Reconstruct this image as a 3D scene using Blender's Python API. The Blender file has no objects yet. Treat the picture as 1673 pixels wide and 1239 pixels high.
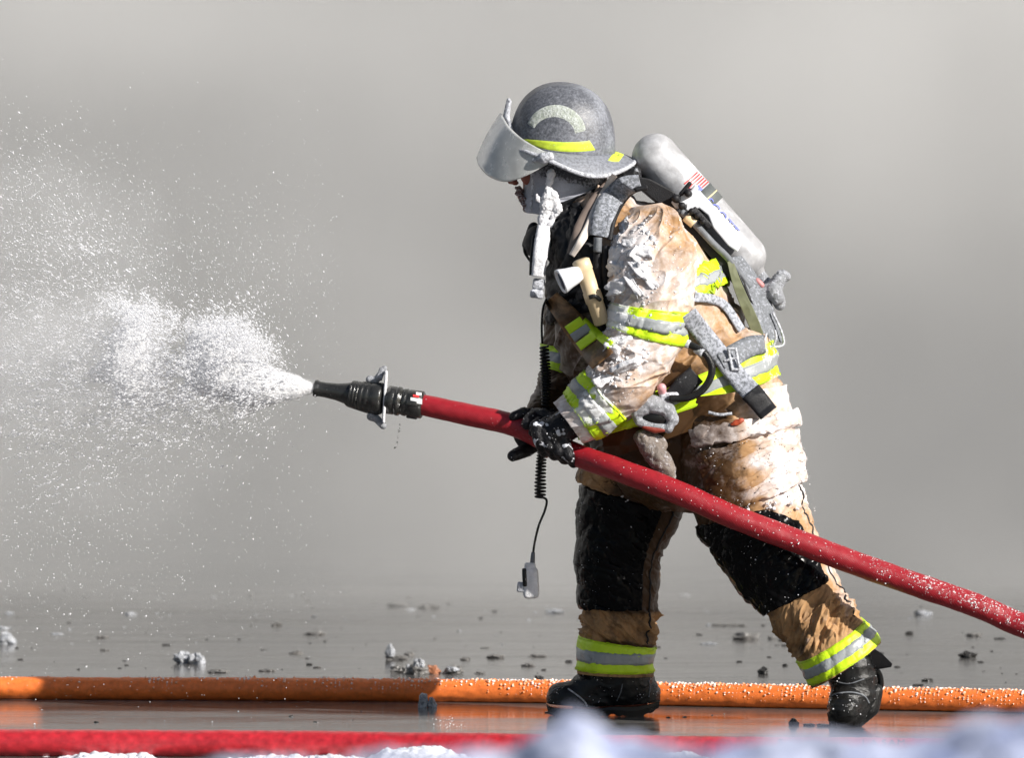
import bpy, bmesh, math, random
import numpy as np
from mathutils import Vector, Matrix
from mathutils.bvhtree import BVHTree
R = math.radians
sc = bpy.context.scene
random.seed(7); RNG = np.random.default_rng(7)
# ------------------------------------------------------------------ camera
FPX = 12000.0
CAMP = np.array([0.0, -20.0, 1.4])
TILT = math.atan((619.5-335.0)/FPX)
cam = bpy.data.objects.new('camera', bpy.data.cameras.new('camera'))
sc.collection.objects.link(cam); sc.camera = cam
cam.location = CAMP; cam.rotation_euler = (R(90)-TILT, 0, 0)
cam.data.lens = 36*FPX/1673; cam.data.sensor_width = 36
cam.data.clip_start = 0.5; cam.data.clip_end = 800
cam.data.dof.use_dof = True; cam.data.dof.focus_distance = 19.8; cam.data.dof.aperture_fstop = 5.0
# ------------------------------------------------------------------ world, sun
SUN_EL, SUN_AZ = 28.0, 36.0       # azimuth measured from +x (right) towards the camera (-y)
w = bpy.data.worlds.new('World'); sc.world = w; w.use_nodes = True
nt = w.node_tree; bg = nt.nodes['Background']; bg.inputs[1].default_value = 0.05
sky = nt.nodes.new('ShaderNodeTexSky'); sky.sky_type = 'NISHITA'; sky.sun_disc = False
sky.sun_elevation = R(SUN_EL); sky.sun_rotation = R(90+SUN_AZ)
nt.links.new(sky.outputs[0], bg.inputs[0])
sd = Vector((math.cos(R(SUN_EL))*math.cos(R(SUN_AZ)), -math.cos(R(SUN_EL))*math.sin(R(SUN_AZ)), math.sin(R(SUN_EL))))
sl = bpy.data.lights.new('sun', 'SUN'); sl.energy = 5.0; sl.angle = R(0.53); sl.color = (1.0, 0.955, 0.89)
sun = bpy.data.objects.new('sun', sl); sc.collection.objects.link(sun)
sun.rotation_euler = sd.to_track_quat('Z', 'Y').to_euler(); sun.location = (4, -4, 5)
sc.view_settings.view_transform = 'Standard'; sc.view_settings.look = 'None'
sc.view_settings.exposure = 0.55; sc.view_settings.gamma = 1; sc.view_settings.use_curve_mapping = False
sc.cycles.volume_bounces = 2; sc.cycles.volume_step_rate = 3.0; sc.cycles.max_bounces = 8; sc.cycles.transparent_max_bounces = 24
sc.cycles.volume_max_steps = 64; sc.cycles.sample_clamp_indirect = 6
# ------------------------------------------------------------------ pixel -> place
cT, sT = math.cos(TILT), math.sin(TILT)
def ray(px, py):
    u = (px-836.5)/FPX; v = -(py-619.5)/FPX
    return np.array([u, cT+v*sT, -sT+v*cT])
def P(px, py, y=0.0):
    d = ray(px, py); return CAMP + d*((y+20.0)/d[1])
def M(px, y=0.0): return px*(20.0+y)/FPX
# ------------------------------------------------------------------ noise (vectorised gradient noise)
_p = np.random.default_rng(3).permutation(256); _p = np.concatenate([_p, _p, _p])
_g = np.random.default_rng(4).normal(size=(256, 3)); _g /= np.linalg.norm(_g, axis=1)[:, None]
def noise(Q):
    Q = np.asarray(Q, float); i = np.floor(Q).astype(int); f = Q-i; i &= 255
    u = f*f*f*(f*(f*6-15)+10); r = 0
    for a in (0, 1):
        for b in (0, 1):
            for c in (0, 1):
                h = _p[_p[_p[i[..., 0]+a]+i[..., 1]+b]+i[..., 2]+c]
                g = _g[h & 255]
                d = g[..., 0]*(f[..., 0]-a)+g[..., 1]*(f[..., 1]-b)+g[..., 2]*(f[..., 2]-c)
                wx = u[..., 0] if a else 1-u[..., 0]; wy = u[..., 1] if b else 1-u[..., 1]; wz = u[..., 2] if c else 1-u[..., 2]
                r = r+d*wx*wy*wz
    return r*1.6
def fbm(Q, o=4, g=.5):
    r = 0; a = 1.0; t = 0
    for k in range(o): r = r+a*noise(Q*2**k+17.3*k); t += a; a *= g
    return r/t
def sstep(a, b, x):
    t = np.clip((x-a)/(b-a), 0, 1); return t*t*(3-2*t)
def folds(Q, o=3):                     # rounded ridges with sharp valleys
    r = 0; a = 1.0
    for k in range(o): r = r+a*(np.abs(noise(Q*1.9**k+9.1*k))**.8-.36); a *= .42
    return r
def creases(Q, p=5):                   # narrow raised creases in slack cloth
    return np.clip(1-np.abs(noise(Q))*2.2, 0, 1)**p
# ------------------------------------------------------------------ objects
def link(o, parent=None):
    sc.collection.objects.link(o)
    if parent is not None:
        o.parent = parent
        if parent.type == 'EMPTY': o.matrix_parent_inverse = Matrix.Translation(-parent.location)
    return o
def tag(o, label=None, cat=None, group=None, kind=None):
    if label: o['label'] = label
    if cat: o['category'] = cat
    if group: o['group'] = group
    if kind: o['kind'] = kind
    return o
def thing(name, label, cat, loc=(0, 0, 0), group=None):
    o = tag(link(bpy.data.objects.new(name, None)), label, cat, group); o.location = loc; o.empty_display_size = .1; return o
def mesh_np(name, V, Fq, smooth=True, attrs=None):
    V = np.asarray(V, np.float32); Fq = np.asarray(Fq, np.int32); k = Fq.shape[1]
    me = bpy.data.meshes.new(name); me.vertices.add(len(V)); me.vertices.foreach_set('co', V.ravel())
    me.loops.add(Fq.size); me.loops.foreach_set('vertex_index', Fq.ravel())
    me.polygons.add(len(Fq)); me.polygons.foreach_set('loop_start', np.arange(0, Fq.size, k, dtype=np.int32))
    me.update(calc_edges=True)
    me.polygons.foreach_set('use_smooth', np.full(len(Fq), smooth))
    for n, a in (attrs or {}).items():
        at = me.attributes.new(n, 'FLOAT', 'POINT'); at.data.foreach_set('value', np.asarray(a, np.float32).ravel())
    return me
def obj(name, me, m, parent=None):
    o = bpy.data.objects.new(name, me); me.name = name
    for mm in (m if isinstance(m, (list, tuple)) else [m]): me.materials.append(mm)
    return link(o, parent)
def mesh_bm(name, bm, smooth=True):
    me = bpy.data.meshes.new(name); bmesh.ops.recalc_face_normals(bm, faces=bm.faces); bm.to_mesh(me); bm.free()
    me.polygons.foreach_set('use_smooth', np.full(len(me.polygons), smooth)); return me
def verts(me):
    a = np.empty(len(me.vertices)*3, np.float32); me.vertices.foreach_get('co', a); return a.reshape(-1, 3)
def vnorm(me):
    a = np.empty(len(me.vertices)*3, np.float32); me.vertices.foreach_get('normal', a); return a.reshape(-1, 3)
def displace(me, fn):
    V = verts(me); N = vnorm(me); V = V+N*fn(V)[:, None]; me.vertices.foreach_set('co', V.astype(np.float32).ravel()); me.update()
def remesh(bm, vox, smooth=2, fac=.5):
    me = mesh_bm('tmp', bm); o = bpy.data.objects.new('tmp', me); sc.collection.objects.link(o)
    md = o.modifiers.new('r', 'REMESH'); md.mode = 'VOXEL'; md.voxel_size = vox; md.use_smooth_shade = True
    if smooth:
        ms = o.modifiers.new('s', 'SMOOTH'); ms.factor = fac; ms.iterations = smooth
    dg = bpy.context.evaluated_depsgraph_get(); dg.update()
    r = bpy.data.meshes.new_from_object(o.evaluated_get(dg)); bpy.data.objects.remove(o)
    bpy.data.meshes.remove(me); return r
def set_attr(me, n, val):
    at = me.attributes.new(n, 'FLOAT', 'POINT'); at.data.foreach_set('value', np.asarray(val, np.float32).ravel())
# ------------------------------------------------------------------ primitives in bmesh
def capsule(bm, p0, r0, p1, r1, n=12):
    p0 = Vector(p0); p1 = Vector(p1); d = p1-p0; L = d.length
    if L < 1e-6: d = Vector((0, 0, 1))
    q = d.to_track_quat('Z', 'Y').to_matrix(); rows = []
    prof = [(r0*math.sin(a), -r0*math.cos(a)) for a in np.linspace(.25, math.pi/2, 4)]+[(r1*math.cos(a), L+r1*math.sin(a)) for a in np.linspace(0, math.pi/2-.25, 4)]
    for r, z in prof:
        rows.append([bm.verts.new(p0+q@Vector((r*math.cos(t), r*math.sin(t), z))) for t in np.linspace(0, 2*math.pi, n, endpoint=False)])
    for a, b in zip(rows, rows[1:]):
        for i in range(n): bm.faces.new((a[i], a[(i+1) % n], b[(i+1) % n], b[i]))
    bm.faces.new(rows[0][::-1]); bm.faces.new(rows[-1])
def chain(bm, pts, rads, n=12):
    for a, b, ra, rb in zip(pts, pts[1:], rads, rads[1:]): capsule(bm, a, ra, b, rb, n)
def ellip(bm, c, r, rot=None, seg=24):
    m = Matrix.Translation(Vector(c))@(rot.to_4x4() if rot else Matrix())@Matrix.Diagonal((*r, 1))
    bmesh.ops.create_uvsphere(bm, u_segments=seg, v_segments=seg//2, radius=1, matrix=m)
def box(bm, c, s, rot=None, bev=0.0):
    m = Matrix.Translation(Vector(c))@(rot.to_4x4() if rot else Matrix())@Matrix.Diagonal((*s, 1))
    b = bmesh.new(); bmesh.ops.create_cube(b, size=1, matrix=m)
    if bev: bmesh.ops.bevel(b, geom=b.edges[:], offset=bev, segments=2, profile=.5, affect='EDGES')
    t = bpy.data.meshes.new('t'); b.to_mesh(t); b.free(); bm.from_mesh(t); bpy.data.meshes.remove(t)
def lathe(bm, p0, p1, prof, n=40):     # prof: (t along p0..p1 in metres, radius)
    p0 = Vector(p0); d = (Vector(p1)-p0).normalized(); q = d.to_track_quat('Z', 'Y').to_matrix(); rows = []
    for z, r in prof:
        rows.append([bm.verts.new(p0+q@Vector((r*math.cos(t), r*math.sin(t), z))) for t in np.linspace(0, 2*math.pi, n, endpoint=False)])
    for a, b in zip(rows, rows[1:]):
        for i in range(n): bm.faces.new((a[i], a[(i+1) % n], b[(i+1) % n], b[i]))
    bm.faces.new(rows[0][::-1]); bm.faces.new(rows[-1])
def crom(pts, n):
    pts = np.asarray(pts, float); k = len(pts)
    if k == 2: return pts[0]+(pts[1]-pts[0])*np.linspace(0, 1, n)[:, None]
    E = np.vstack([2*pts[0]-pts[1], pts, 2*pts[-1]-pts[-2]])
    d = np.linalg.norm(np.diff(pts[:, :2], axis=0), axis=1)+1e-6; c = np.concatenate([[0], np.cumsum(d)])
    s = np.linspace(0, c[-1], n); i = np.clip(np.searchsorted(c, s, side='right')-1, 0, k-2); t = ((s-c[i])/d[i])[:, None]
    p0, p1, p2, p3 = E[i], E[i+1], E[i+2], E[i+3]
    return .5*((2*p1)+(p2-p0)*t+(2*p0-5*p1+4*p2-p3)*t*t+(3*p1-p0-3*p2+p3)*t**3)
def pipe_grid(pts, rad, nu=20):        # pts Nx3 world, rad scalar or N
    pts = np.asarray(pts, float); n = len(pts); T = np.gradient(pts, axis=0); T /= np.linalg.norm(T, axis=1)[:, None]
    rad = np.broadcast_to(rad, (n,)); ref = np.array([0, 1.0, 0]) if abs(T[0][1]) < .9 else np.array([1.0, 0, 0])
    A = np.empty((n, 3)); a = np.cross(T[0], ref); a /= np.linalg.norm(a)
    for i in range(n):
        a = a-T[i]*a.dot(T[i]); a /= np.linalg.norm(a); A[i] = a
    B = np.cross(T, A); ph = np.linspace(0, 2*math.pi, nu, endpoint=False)
    return pts[:, None]+rad[:, None, None]*(A[:, None]*np.cos(ph)[None, :, None]+B[:, None]*np.sin(ph)[None, :, None])
def grid_mesh(name, G, closed=True, caps=True, attrs=None, smooth=True):
    nv, nu = G.shape[:2]; V = G.reshape(-1, 3)
    i = np.arange(nv-1)[:, None]; j = np.arange(nu if closed else nu-1)[None]; j2 = (j+1) % nu
    Fq = np.stack([i*nu+j, i*nu+j2, (i+1)*nu+j2, (i+1)*nu+j], -1).reshape(-1, 4)
    A = {k: np.asarray(v).reshape(-1) for k, v in (attrs or {}).items()}
    if caps and closed:
        c0, c1 = G[0].mean(0), G[-1].mean(0); b = len(V); V = np.vstack([V, c0, c1])
        j = np.arange(0, nu); q = []
        F1 = np.stack([j, np.full(nu, b), (j+1) % nu], -1); e = (nv-1)*nu
        F2 = np.stack([e+j, e+(j+1) % nu, np.full(nu, b+1)], -1)
        me = bpy.data.meshes.new(name)
        Fall = np.concatenate([Fq.ravel(), F1.ravel(), F2.ravel()]).astype(np.int32)
        ls = np.concatenate([np.arange(len(Fq))*4, len(Fq)*4+np.arange(2*nu)*3]).astype(np.int32)
        me.vertices.add(len(V)); me.vertices.foreach_set('co', V.astype(np.float32).ravel())
        me.loops.add(len(Fall)); me.loops.foreach_set('vertex_index', Fall)
        me.polygons.add(len(ls)); me.polygons.foreach_set('loop_start', ls); me.update(calc_edges=True)
        me.polygons.foreach_set('use_smooth', np.full(len(ls), smooth))
        for k, v in A.items():
            at = me.attributes.new(k, 'FLOAT', 'POINT'); at.data.foreach_set('value', np.append(v, [v[:nu].mean(), v[-nu:].mean()]).astype(np.float32))
        return me
    return mesh_np(name, V, Fq, smooth, A)
def gnormals(G, closed=True):
    if closed: du = np.roll(G, -1, 1)-np.roll(G, 1, 1)
    else: du = np.gradient(G, axis=1)
    dv = np.gradient(G, axis=0); N = np.cross(dv, du); N /= np.linalg.norm(N, axis=-1)[..., None]+1e-12; return N
def pipe(name, pts, rad, m, parent=None, nu=16, n=None):
    if n: pts = crom(pts, n)
    return obj(name, grid_mesh(name, pipe_grid(pts, rad, nu)), m, parent)
# ------------------------------------------------------------------ materials
class NT:
    def __init__(s, name):
        s.m = bpy.data.materials.new(name); s.m.use_nodes = True; s.t = s.m.node_tree
        s.b = s.t.nodes['Principled BSDF']; s.out = s.t.nodes['Material Output']
        s.co = s.t.nodes.new('ShaderNodeTexCoord').outputs['Object']
    def n(s, k, **kw):
        x = s.t.nodes.new(k)
        for a, v in kw.items(): setattr(x, a, v)
        return x
    def l(s, a, b): s.t.links.new(a, b)
    def put(s, sock, v):
        if isinstance(v, bpy.types.NodeSocket): s.l(v, sock)
        elif isinstance(v, (tuple, list)) and len(v) == 3 and sock.type == 'RGBA': sock.default_value = (*v, 1)
        else: sock.default_value = v
    def noise(s, scale, detail=4, rough=.55, stretch=None, dist=0):
        x = s.n('ShaderNodeTexNoise'); x.inputs['Scale'].default_value = scale; x.inputs['Detail'].default_value = detail
        x.inputs['Roughness'].default_value = rough; x.inputs['Distortion'].default_value = dist
        c = s.co
        if stretch:
            mp = s.n('ShaderNodeMapping'); mp.inputs['Scale'].default_value = stretch; s.l(c, mp.inputs[0]); c = mp.outputs[0]
        s.l(c, x.inputs['Vector']); return x.outputs['Fac']
    def voro(s, scale, feature='F1', rnd=1):
        x = s.n('ShaderNodeTexVoronoi', feature=feature); x.inputs['Scale'].default_value = scale; x.inputs['Randomness'].default_value = rnd
        s.l(s.co, x.inputs['Vector']); return x.outputs['Distance']
    def ramp(s, f, stops, interp='LINEAR'):
        x = s.n('ShaderNodeValToRGB'); x.color_ramp.interpolation = interp; e = x.color_ramp.elements
        for i, (p, c) in enumerate(stops):
            el = e[i] if i < 2 else e.new(p)
            el.position = p; el.color = (*c, 1) if isinstance(c, (tuple, list)) else (c, c, c, 1)
        s.l(f, x.inputs[0]); return x.outputs[0]
    def mapr(s, f, a, b, c, d, smooth=False):
        x = s.n('ShaderNodeMapRange'); x.interpolation_type = 'SMOOTHSTEP' if smooth else 'LINEAR'
        for i, v in enumerate((f, a, b, c, d)): s.put(x.inputs[i], v)
        return x.outputs[0]
    def math(s, op, a, b=0.0):
        x = s.n('ShaderNodeMath', operation=op); s.put(x.inputs[0], a); s.put(x.inputs[1], b); return x.outputs[0]
    def mix(s, f, a, b):
        x = s.n('ShaderNodeMix', data_type='RGBA'); s.put(x.inputs[0], f); s.put(x.inputs[6], a); s.put(x.inputs[7], b); return x.outputs[2]
    def attr(s, name): return s.n('ShaderNodeAttribute', attribute_name=name).outputs['Fac']
    def bump(s, h, strength=.5, dist=.01, prev=None):
        x = s.n('ShaderNodeBump'); x.inputs['Strength'].default_value = strength; x.inputs['Distance'].default_value = dist
        s.l(h, x.inputs['Height'])
        if prev: s.l(prev, x.inputs['Normal'])
        return x.outputs[0]
    def set(s, **kw):
        for k, v in kw.items(): s.put(s.b.inputs[k.replace('_', ' ')], v)
        return s.m
    def up(s):                          # 1 where the surface faces upward
        g = s.n('ShaderNodeNewGeometry'); x = s.n('ShaderNodeSeparateXYZ'); s.l(g.outputs['Normal'], x.inputs[0]); return x.outputs['Z']
def frost_mat(name, base, base_r, ice=(.80, .81, .84), amount=.5, scale=60, sharp=.06, ice_r=.45, use_attr=None, bump=.6, up=0.0, base_var=.25, spec=.5, fine=900, dist=.004, coat=0.0):
    s = NT(name); n1 = s.noise(scale, 6, .62); n2 = s.noise(scale*5, 3); f = s.math('ADD', s.math('MULTIPLY', n1, .75), s.math('MULTIPLY', n2, .25))
    th = 1-amount
    if use_attr: th = s.math('SUBTRACT', th, s.math('MULTIPLY', s.attr(use_attr), .6))
    if up: th = s.math('SUBTRACT', th, s.math('MULTIPLY', s.up(), up))
    k = s.mapr(s.math('SUBTRACT', f, th), -sharp, sharp, 0, 1, True)
    v = s.noise(scale*.4, 5); b = s.mix(s.mapr(v, .3, .7, 0, 1), tuple(c*(1-base_var) for c in base), tuple(min(1, c*(1+base_var)) for c in base))
    ic = s.mix(s.mapr(s.noise(scale*1.7, 3), .35, .65, 0, 1), tuple(c*.86 for c in ice), ice)
    col = s.mix(k, b, ic); g = s.noise(fine, 2)
    nrm = s.bump(s.math('MULTIPLY', g, 1.0), bump*.35, .0015)
    nrm = s.bump(s.math('ADD', k, s.math('MULTIPLY', n2, .6)), bump, dist, nrm)
    return s.set(Base_Color=col, Roughness=s.mapr(k, 0, 1, base_r, ice_r), Normal=nrm, Specular_IOR_Level=spec, Coat_Weight=coat, Coat_Roughness=.12)
def plain(name, col, rough=.5, metal=0.0, var=.15, scale=80, bump=.2, dist=.001, coat=0.0, spec=.5):
    s = NT(name); n = s.noise(scale, 5)
    c = s.mix(n, tuple(x*(1-var) for x in col), tuple(min(1, x*(1+var)) for x in col))
    return s.set(Base_Color=c, Roughness=s.mapr(n, .2, .8, max(.02, rough-.08), rough+.08), Metallic=metal, Specular_IOR_Level=spec, Normal=s.bump(s.noise(scale*4, 3), bump, dist), Coat_Weight=coat)
# ------------------------------------------------------------------ smoke, haze
def vol(name, col, dens, aniso=0.0, step=None):
    m = bpy.data.materials.new(name); m.use_nodes = True; t = m.node_tree; t.nodes.clear()
    o = t.nodes.new('ShaderNodeOutputMaterial'); v = t.nodes.new('ShaderNodeVolumePrincipled')
    v.inputs['Color'].default_value = (*col, 1); v.inputs['Density'].default_value = dens; v.inputs['Anisotropy'].default_value = aniso
    t.links.new(v.outputs[0], o.inputs['Volume']); return m
def billow(name, c, r, col, dens, amp=.3, fr=.6, sub=5, seed=0, kind='stuff'):
    bm = bmesh.new(); bmesh.ops.create_icosphere(bm, subdivisions=sub, radius=1)
    me = mesh_bm(name, bm); V = verts(me).astype(float)
    d = 1+amp*fbm(V*2*fr+seed*7.7, 4)*1.6
    V = V*d[:, None]*np.array(r)+np.array(c); me.vertices.foreach_set('co', V.astype(np.float32).ravel()); me.update()
    return obj(name, me, vol(name, col, dens))
# ------------------------------------------------------------------ setting
s = NT('wet_ground')
ga = s.noise(1.0, 5, .6, (1.0, 3.5, 1)); gb = s.noise(1.0, 4, .65, (5, 34, 1)); gc = s.noise(160, 3)
nr = s.bump(gb, .22, .0025); nr = s.bump(ga, .12, .010, nr); nr = s.bump(gc, .1, .001, nr)
gd = s.noise(1.0, 5, .7, (.7, 9, 1)); s.set(Base_Color=s.mix(s.mapr(gd, .52, .66, 0, .75), s.mix(s.mapr(ga, .35, .65, 0, 1), (.085, .082, .08), (.135, .13, .125)), (.035, .034, .033)), Roughness=s.mapr(ga, .38, .62, .06, .20), Normal=nr, IOR=1.5)
tag(obj('ground', mesh_np('ground', [(-150, -60, 0), (150, -60, 0), (150, 400, 0), (-150, 400, 0)], [(0, 1, 2, 3)], False), s.m), kind='structure')
# the steam bank behind: one big body of even density with a billowing face and smaller darker and paler billows in it
bx, bz = np.linspace(-60, 60, 90), np.linspace(-.9, 16, 44)
X, Z = np.meshgrid(bx, bz); Q = np.stack([X*.3, Z*.25, 0*X], -1)
Y0 = 5.0+.7*noise(Q)
front = np.stack([X, Y0, Z], -1); back = np.stack([X, np.full_like(X, 48.0), Z], -1)
tag(obj('steam_bank', grid_mesh('steam_bank', np.concatenate([front, back[:, ::-1]], 1)), vol('steam_bank', (.945, .95, .955), .33)), 'grey steam and smoke filling the whole background', 'smoke', kind='stuff')
# drifting smoke of uneven density and colour in front of the even bank
m = bpy.data.materials.new('drifting_smoke'); m.use_nodes = True; t = m.node_tree; t.nodes.clear()
o_ = t.nodes.new('ShaderNodeOutputMaterial'); pv = t.nodes.new('ShaderNodeVolumePrincipled'); t.links.new(pv.outputs[0], o_.inputs['Volume'])
tc = t.nodes.new('ShaderNodeTexCoord').outputs['Object']
def mth(op, a, b=0.0, c=None):
    x = t.nodes.new('ShaderNodeMath'); x.operation = op
    for i, q in enumerate([a, b]+([c] if c is not None else [])):
        if isinstance(q, bpy.types.NodeSocket): t.links.new(q, x.inputs[i])
        else: x.inputs[i].default_value = q
    return x.outputs[0]
def mrg(f, a, b, c, d):
    x = t.nodes.new('ShaderNodeMapRange'); x.interpolation_type = 'SMOOTHSTEP'; t.links.new(f, x.inputs[0])
    for i, q in enumerate((a, b, c, d)): x.inputs[i+1].default_value = q
    return x.outputs[0]
def nz_(scale, detail, off):
    mp = t.nodes.new('ShaderNodeMapping'); mp.inputs['Location'].default_value = off; t.links.new(tc, mp.inputs[0])
    x = t.nodes.new('ShaderNodeTexNoise'); x.inputs['Scale'].default_value = scale; x.inputs['Detail'].default_value = detail; x.inputs['Distortion'].default_value = 0
    t.links.new(mp.outputs[0], x.inputs['Vector']); return x.outputs['Fac']
def spot(px, py, rx, rz):              # soft falloff round a place in the smoke
    c = P(px, py, 7.5); mp = t.nodes.new('ShaderNodeVectorMath'); mp.operation = 'SUBTRACT'; t.links.new(tc, mp.inputs[0]); mp.inputs[1].default_value = tuple(c)
    sc_ = t.nodes.new('ShaderNodeVectorMath'); sc_.operation = 'MULTIPLY'; t.links.new(mp.outputs[0], sc_.inputs[0]); sc_.inputs[1].default_value = (1/rx, .35, 1/rz)
    ln = t.nodes.new('ShaderNodeVectorMath'); ln.operation = 'LENGTH'; t.links.new(sc_.outputs[0], ln.inputs[0]); return mrg(ln.outputs['Value'], 0, 1, 1, 0)
n1 = nz_(.8, 4, (3, 0, 1)); n2 = nz_(1.2, 4, (9, 4, 2))
dk = mth('ADD', mth('MULTIPLY', spot(1600, 680, 1.2, .9), 1.6), mth('ADD', mth('MULTIPLY', spot(180, 230, 1.5, .6), .5), mth('MULTIPLY', spot(600, 400, 1.7, .9), .35)))
wh = mth('ADD', spot(1000, 60, 1.9, .9), mth('ADD', spot(1600, 120, 1.7, 1.1), spot(30, -20, 1.4, .7)))
dk = mth('MULTIPLY', dk, mrg(n1, .30, .62, .25, 1.25)); wh = mth('MULTIPLY', wh, mrg(n2, .30, .6, .5, 1.2))
def mixc(f, a, b):
    x = t.nodes.new('ShaderNodeMix'); x.data_type = 'RGBA'; t.links.new(f, x.inputs[0])
    for i, q in ((6, a), (7, b)):
        if isinstance(q, bpy.types.NodeSocket): t.links.new(q, x.inputs[i])
        else: x.inputs[i].default_value = (*q, 1)
    return x.outputs[2]
col_ = mixc(mrg(n2, .35, .65, 0, 1), (.895, .895, .895), (.97, .97, .968)); col_ = mixc(mth('MINIMUM', dk, 1), col_, (.34, .345, .36)); col_ = mixc(mth('MINIMUM', wh, 1), col_, (1, 1, 1)); t.links.new(col_, pv.inputs['Color'])
dn_ = mth('ADD', mrg(n1, .38, .64, .0, .75), mth('ADD', mth('MULTIPLY', dk, .7), mth('MULTIPLY', wh, 1.7)))
sy_ = t.nodes.new('ShaderNodeSeparateXYZ'); t.links.new(tc, sy_.inputs[0]); dn_ = mth('MULTIPLY', dn_, mth('MULTIPLY', mrg(sy_.outputs['Y'], 5.0, 7.2, 0, 1), mrg(sy_.outputs['Y'], 9.0, 10.0, 1, 0))); t.links.new(dn_, pv.inputs['Density'])
bm = bmesh.new(); box(bm, (0, 7.5, 2.6), (11, 5.4, 6.9)); tag(obj('drifting_smoke', mesh_bm('drifting_smoke', bm, False), m), 'brownish and pale smoke drifting behind the firefighter', 'smoke', kind='stuff')
# ------------------------------------------------------------------ clothing tubes
class Tube:
    def __init__(s, st, nv, nu, pw=.9):
        s.st = np.array(st, float); A = crom(s.st, nv); s.A = A; s.nv, s.nu = nv, nu
        s.C = np.array([P(*r[:3]) for r in A]); a = np.array([M(r[3], r[2]) for r in A]); b = A[:, 4]
        T = np.gradient(s.C, axis=0); T[:, 1] = 0; T /= np.linalg.norm(T, axis=1)[:, None]
        s.T = T; Nn = np.stack([-T[:, 2], 0*a, T[:, 0]], -1)
        s.S = np.concatenate([[0], np.cumsum(np.linalg.norm(np.diff(s.C, axis=0), axis=1))])
        s.phi = np.linspace(0, 2*math.pi, nu, endpoint=False); c, d = np.cos(s.phi), np.sin(s.phi)
        cc, dd = np.sign(c)*np.abs(c)**pw, np.sign(d)*np.abs(d)**pw
        s.G = s.C[:, None]+Nn[:, None]*(a[:, None]*cc)[..., None]+np.array([0, -1.0, 0])*(b[:, None]*dd)[..., None]
        r0 = (a.mean()+b.mean())/2
        s.K = np.stack([np.broadcast_to(c*r0, (nv, nu)), np.broadcast_to(d*r0, (nv, nu)), np.broadcast_to(s.S[:, None], (nv, nu))], -1)
        s.V = np.broadcast_to(np.linspace(0, 1, nv)[:, None], (nv, nu)); s.PH = np.broadcast_to(s.phi, (nv, nu))
        s.ice = np.zeros((nv, nu)); s.wet = np.zeros((nv, nu))  # wet: mask for the dark tone that paints shade on the cloth
    def nrm(s):
        N = gnormals(s.G); D = s.G-s.C[:, None]
        if (N*D).sum() < 0: N = -N
        return N
    def disp(s, d): s.G = s.G+s.nrm()*d[..., None]; return s
    def vf(s, px, py):
        d = np.hypot(s.A[:, 0]-px, s.A[:, 1]-py); return d.argmin()/(s.nv-1)
    def mesh(s, name, h0=.006, h1=.006):
        G = s.G; c0, c1 = G[0].mean(0), G[-1].mean(0)
        # turned-in hems with real thickness, then the lining going back inside
        e0 = [c0+(G[6]-c0)*.84, c0+(G[2]-c0)*.93, c0+(G[0]-c0)*.975]; e1 = [c1+(G[-1]-c1)*.975, c1+(G[-3]-c1)*.93, c1+(G[-7]-c1)*.84]
        G2 = np.concatenate([e0, G, e1]); ic = np.concatenate([s.ice[:3], s.ice, s.ice[-3:]]); wt = np.concatenate([s.wet[:3], s.wet, s.wet[-3:]])  # wt: painted shade mask, extended over the tube ends
        return grid_mesh(name, G2, attrs={'ice': ic, 'wet': wt})  # 'wet' carries the painted shade mask
    def samp(s, v, ph, off):
        N = s.nrm() if not hasattr(s, '_N') else s._N; s._N = N
        i = np.clip(v, 0, 1)*(s.nv-1); i0 = np.clip(np.floor(i).astype(int), 0, s.nv-2); fi = (i-i0)[..., None]
        j = (ph/(2*math.pi) % 1)*s.nu; j0 = np.floor(j).astype(int) % s.nu; fj = (j-np.floor(j))[..., None]; j1 = (j0+1) % s.nu
        def bl(A): return (A[i0, j0]*(1-fj)+A[i0, j1]*fj)*(1-fi)+(A[i0+1, j0]*(1-fj)+A[i0+1, j1]*fj)*fi
        off = np.broadcast_to(off, v.shape); s._w = bl(s.wet[..., None])[..., 0]; return bl(s.G)+bl(N)*off[..., None], bl(s.ice[..., None])[..., 0]  # _w: painted shade mask sampled for the patch
    def patch(s, name, v0, v1, p0, p1, off, m, parent, n=24, k=160, tilt=0, bend=0, ice=None, lump=0.0, vfn=None):
        v = np.linspace(0, 1, n)[:, None]; q = np.linspace(0, 1, k)[None]; ph = R(p0)+(R(p1)-R(p0))*q+0*v
        vv = v0+(v1-v0)*v+tilt*np.cos(ph)+bend*np.sin(ph)
        if vfn is not None: vv = vfn(v+0*ph, ph, vv)
        o = np.full(vv.shape, off); o[0] = o[-1] = -.004
        if abs(p1-p0) < 359: o[:, 0] = o[:, -1] = -.004
        else: pass
        e = .02 if n < 20 else .012
        # second ring just inside the rim keeps the edge upright
        v_ = v.copy(); v_[1] = v_[0]+.015; v_[-2] = v_[-1]-.015
        vv = v0+(v1-v0)*v_+tilt*np.cos(ph)+bend*np.sin(ph)
        if vfn is not None: vv = vfn(v_+0*ph, ph, vv)
        if lump: o[1:-1] += lump*fbm(np.stack([np.cos(ph)*2, np.sin(ph)*2, vv*9], -1)*2.2, 4)[1:-1]
        G, ic = s.samp(vv, ph, o)
        if ice is not None: ic = ic*0+ice if np.isscalar(ice) else ice(vv, ph)
        return obj(name, grid_mesh(name, G, closed=False, attrs={'ice': ic, 'wet': s._w}), m, parent)  # 'wet' passes the painted shade mask on to the patch
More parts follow.
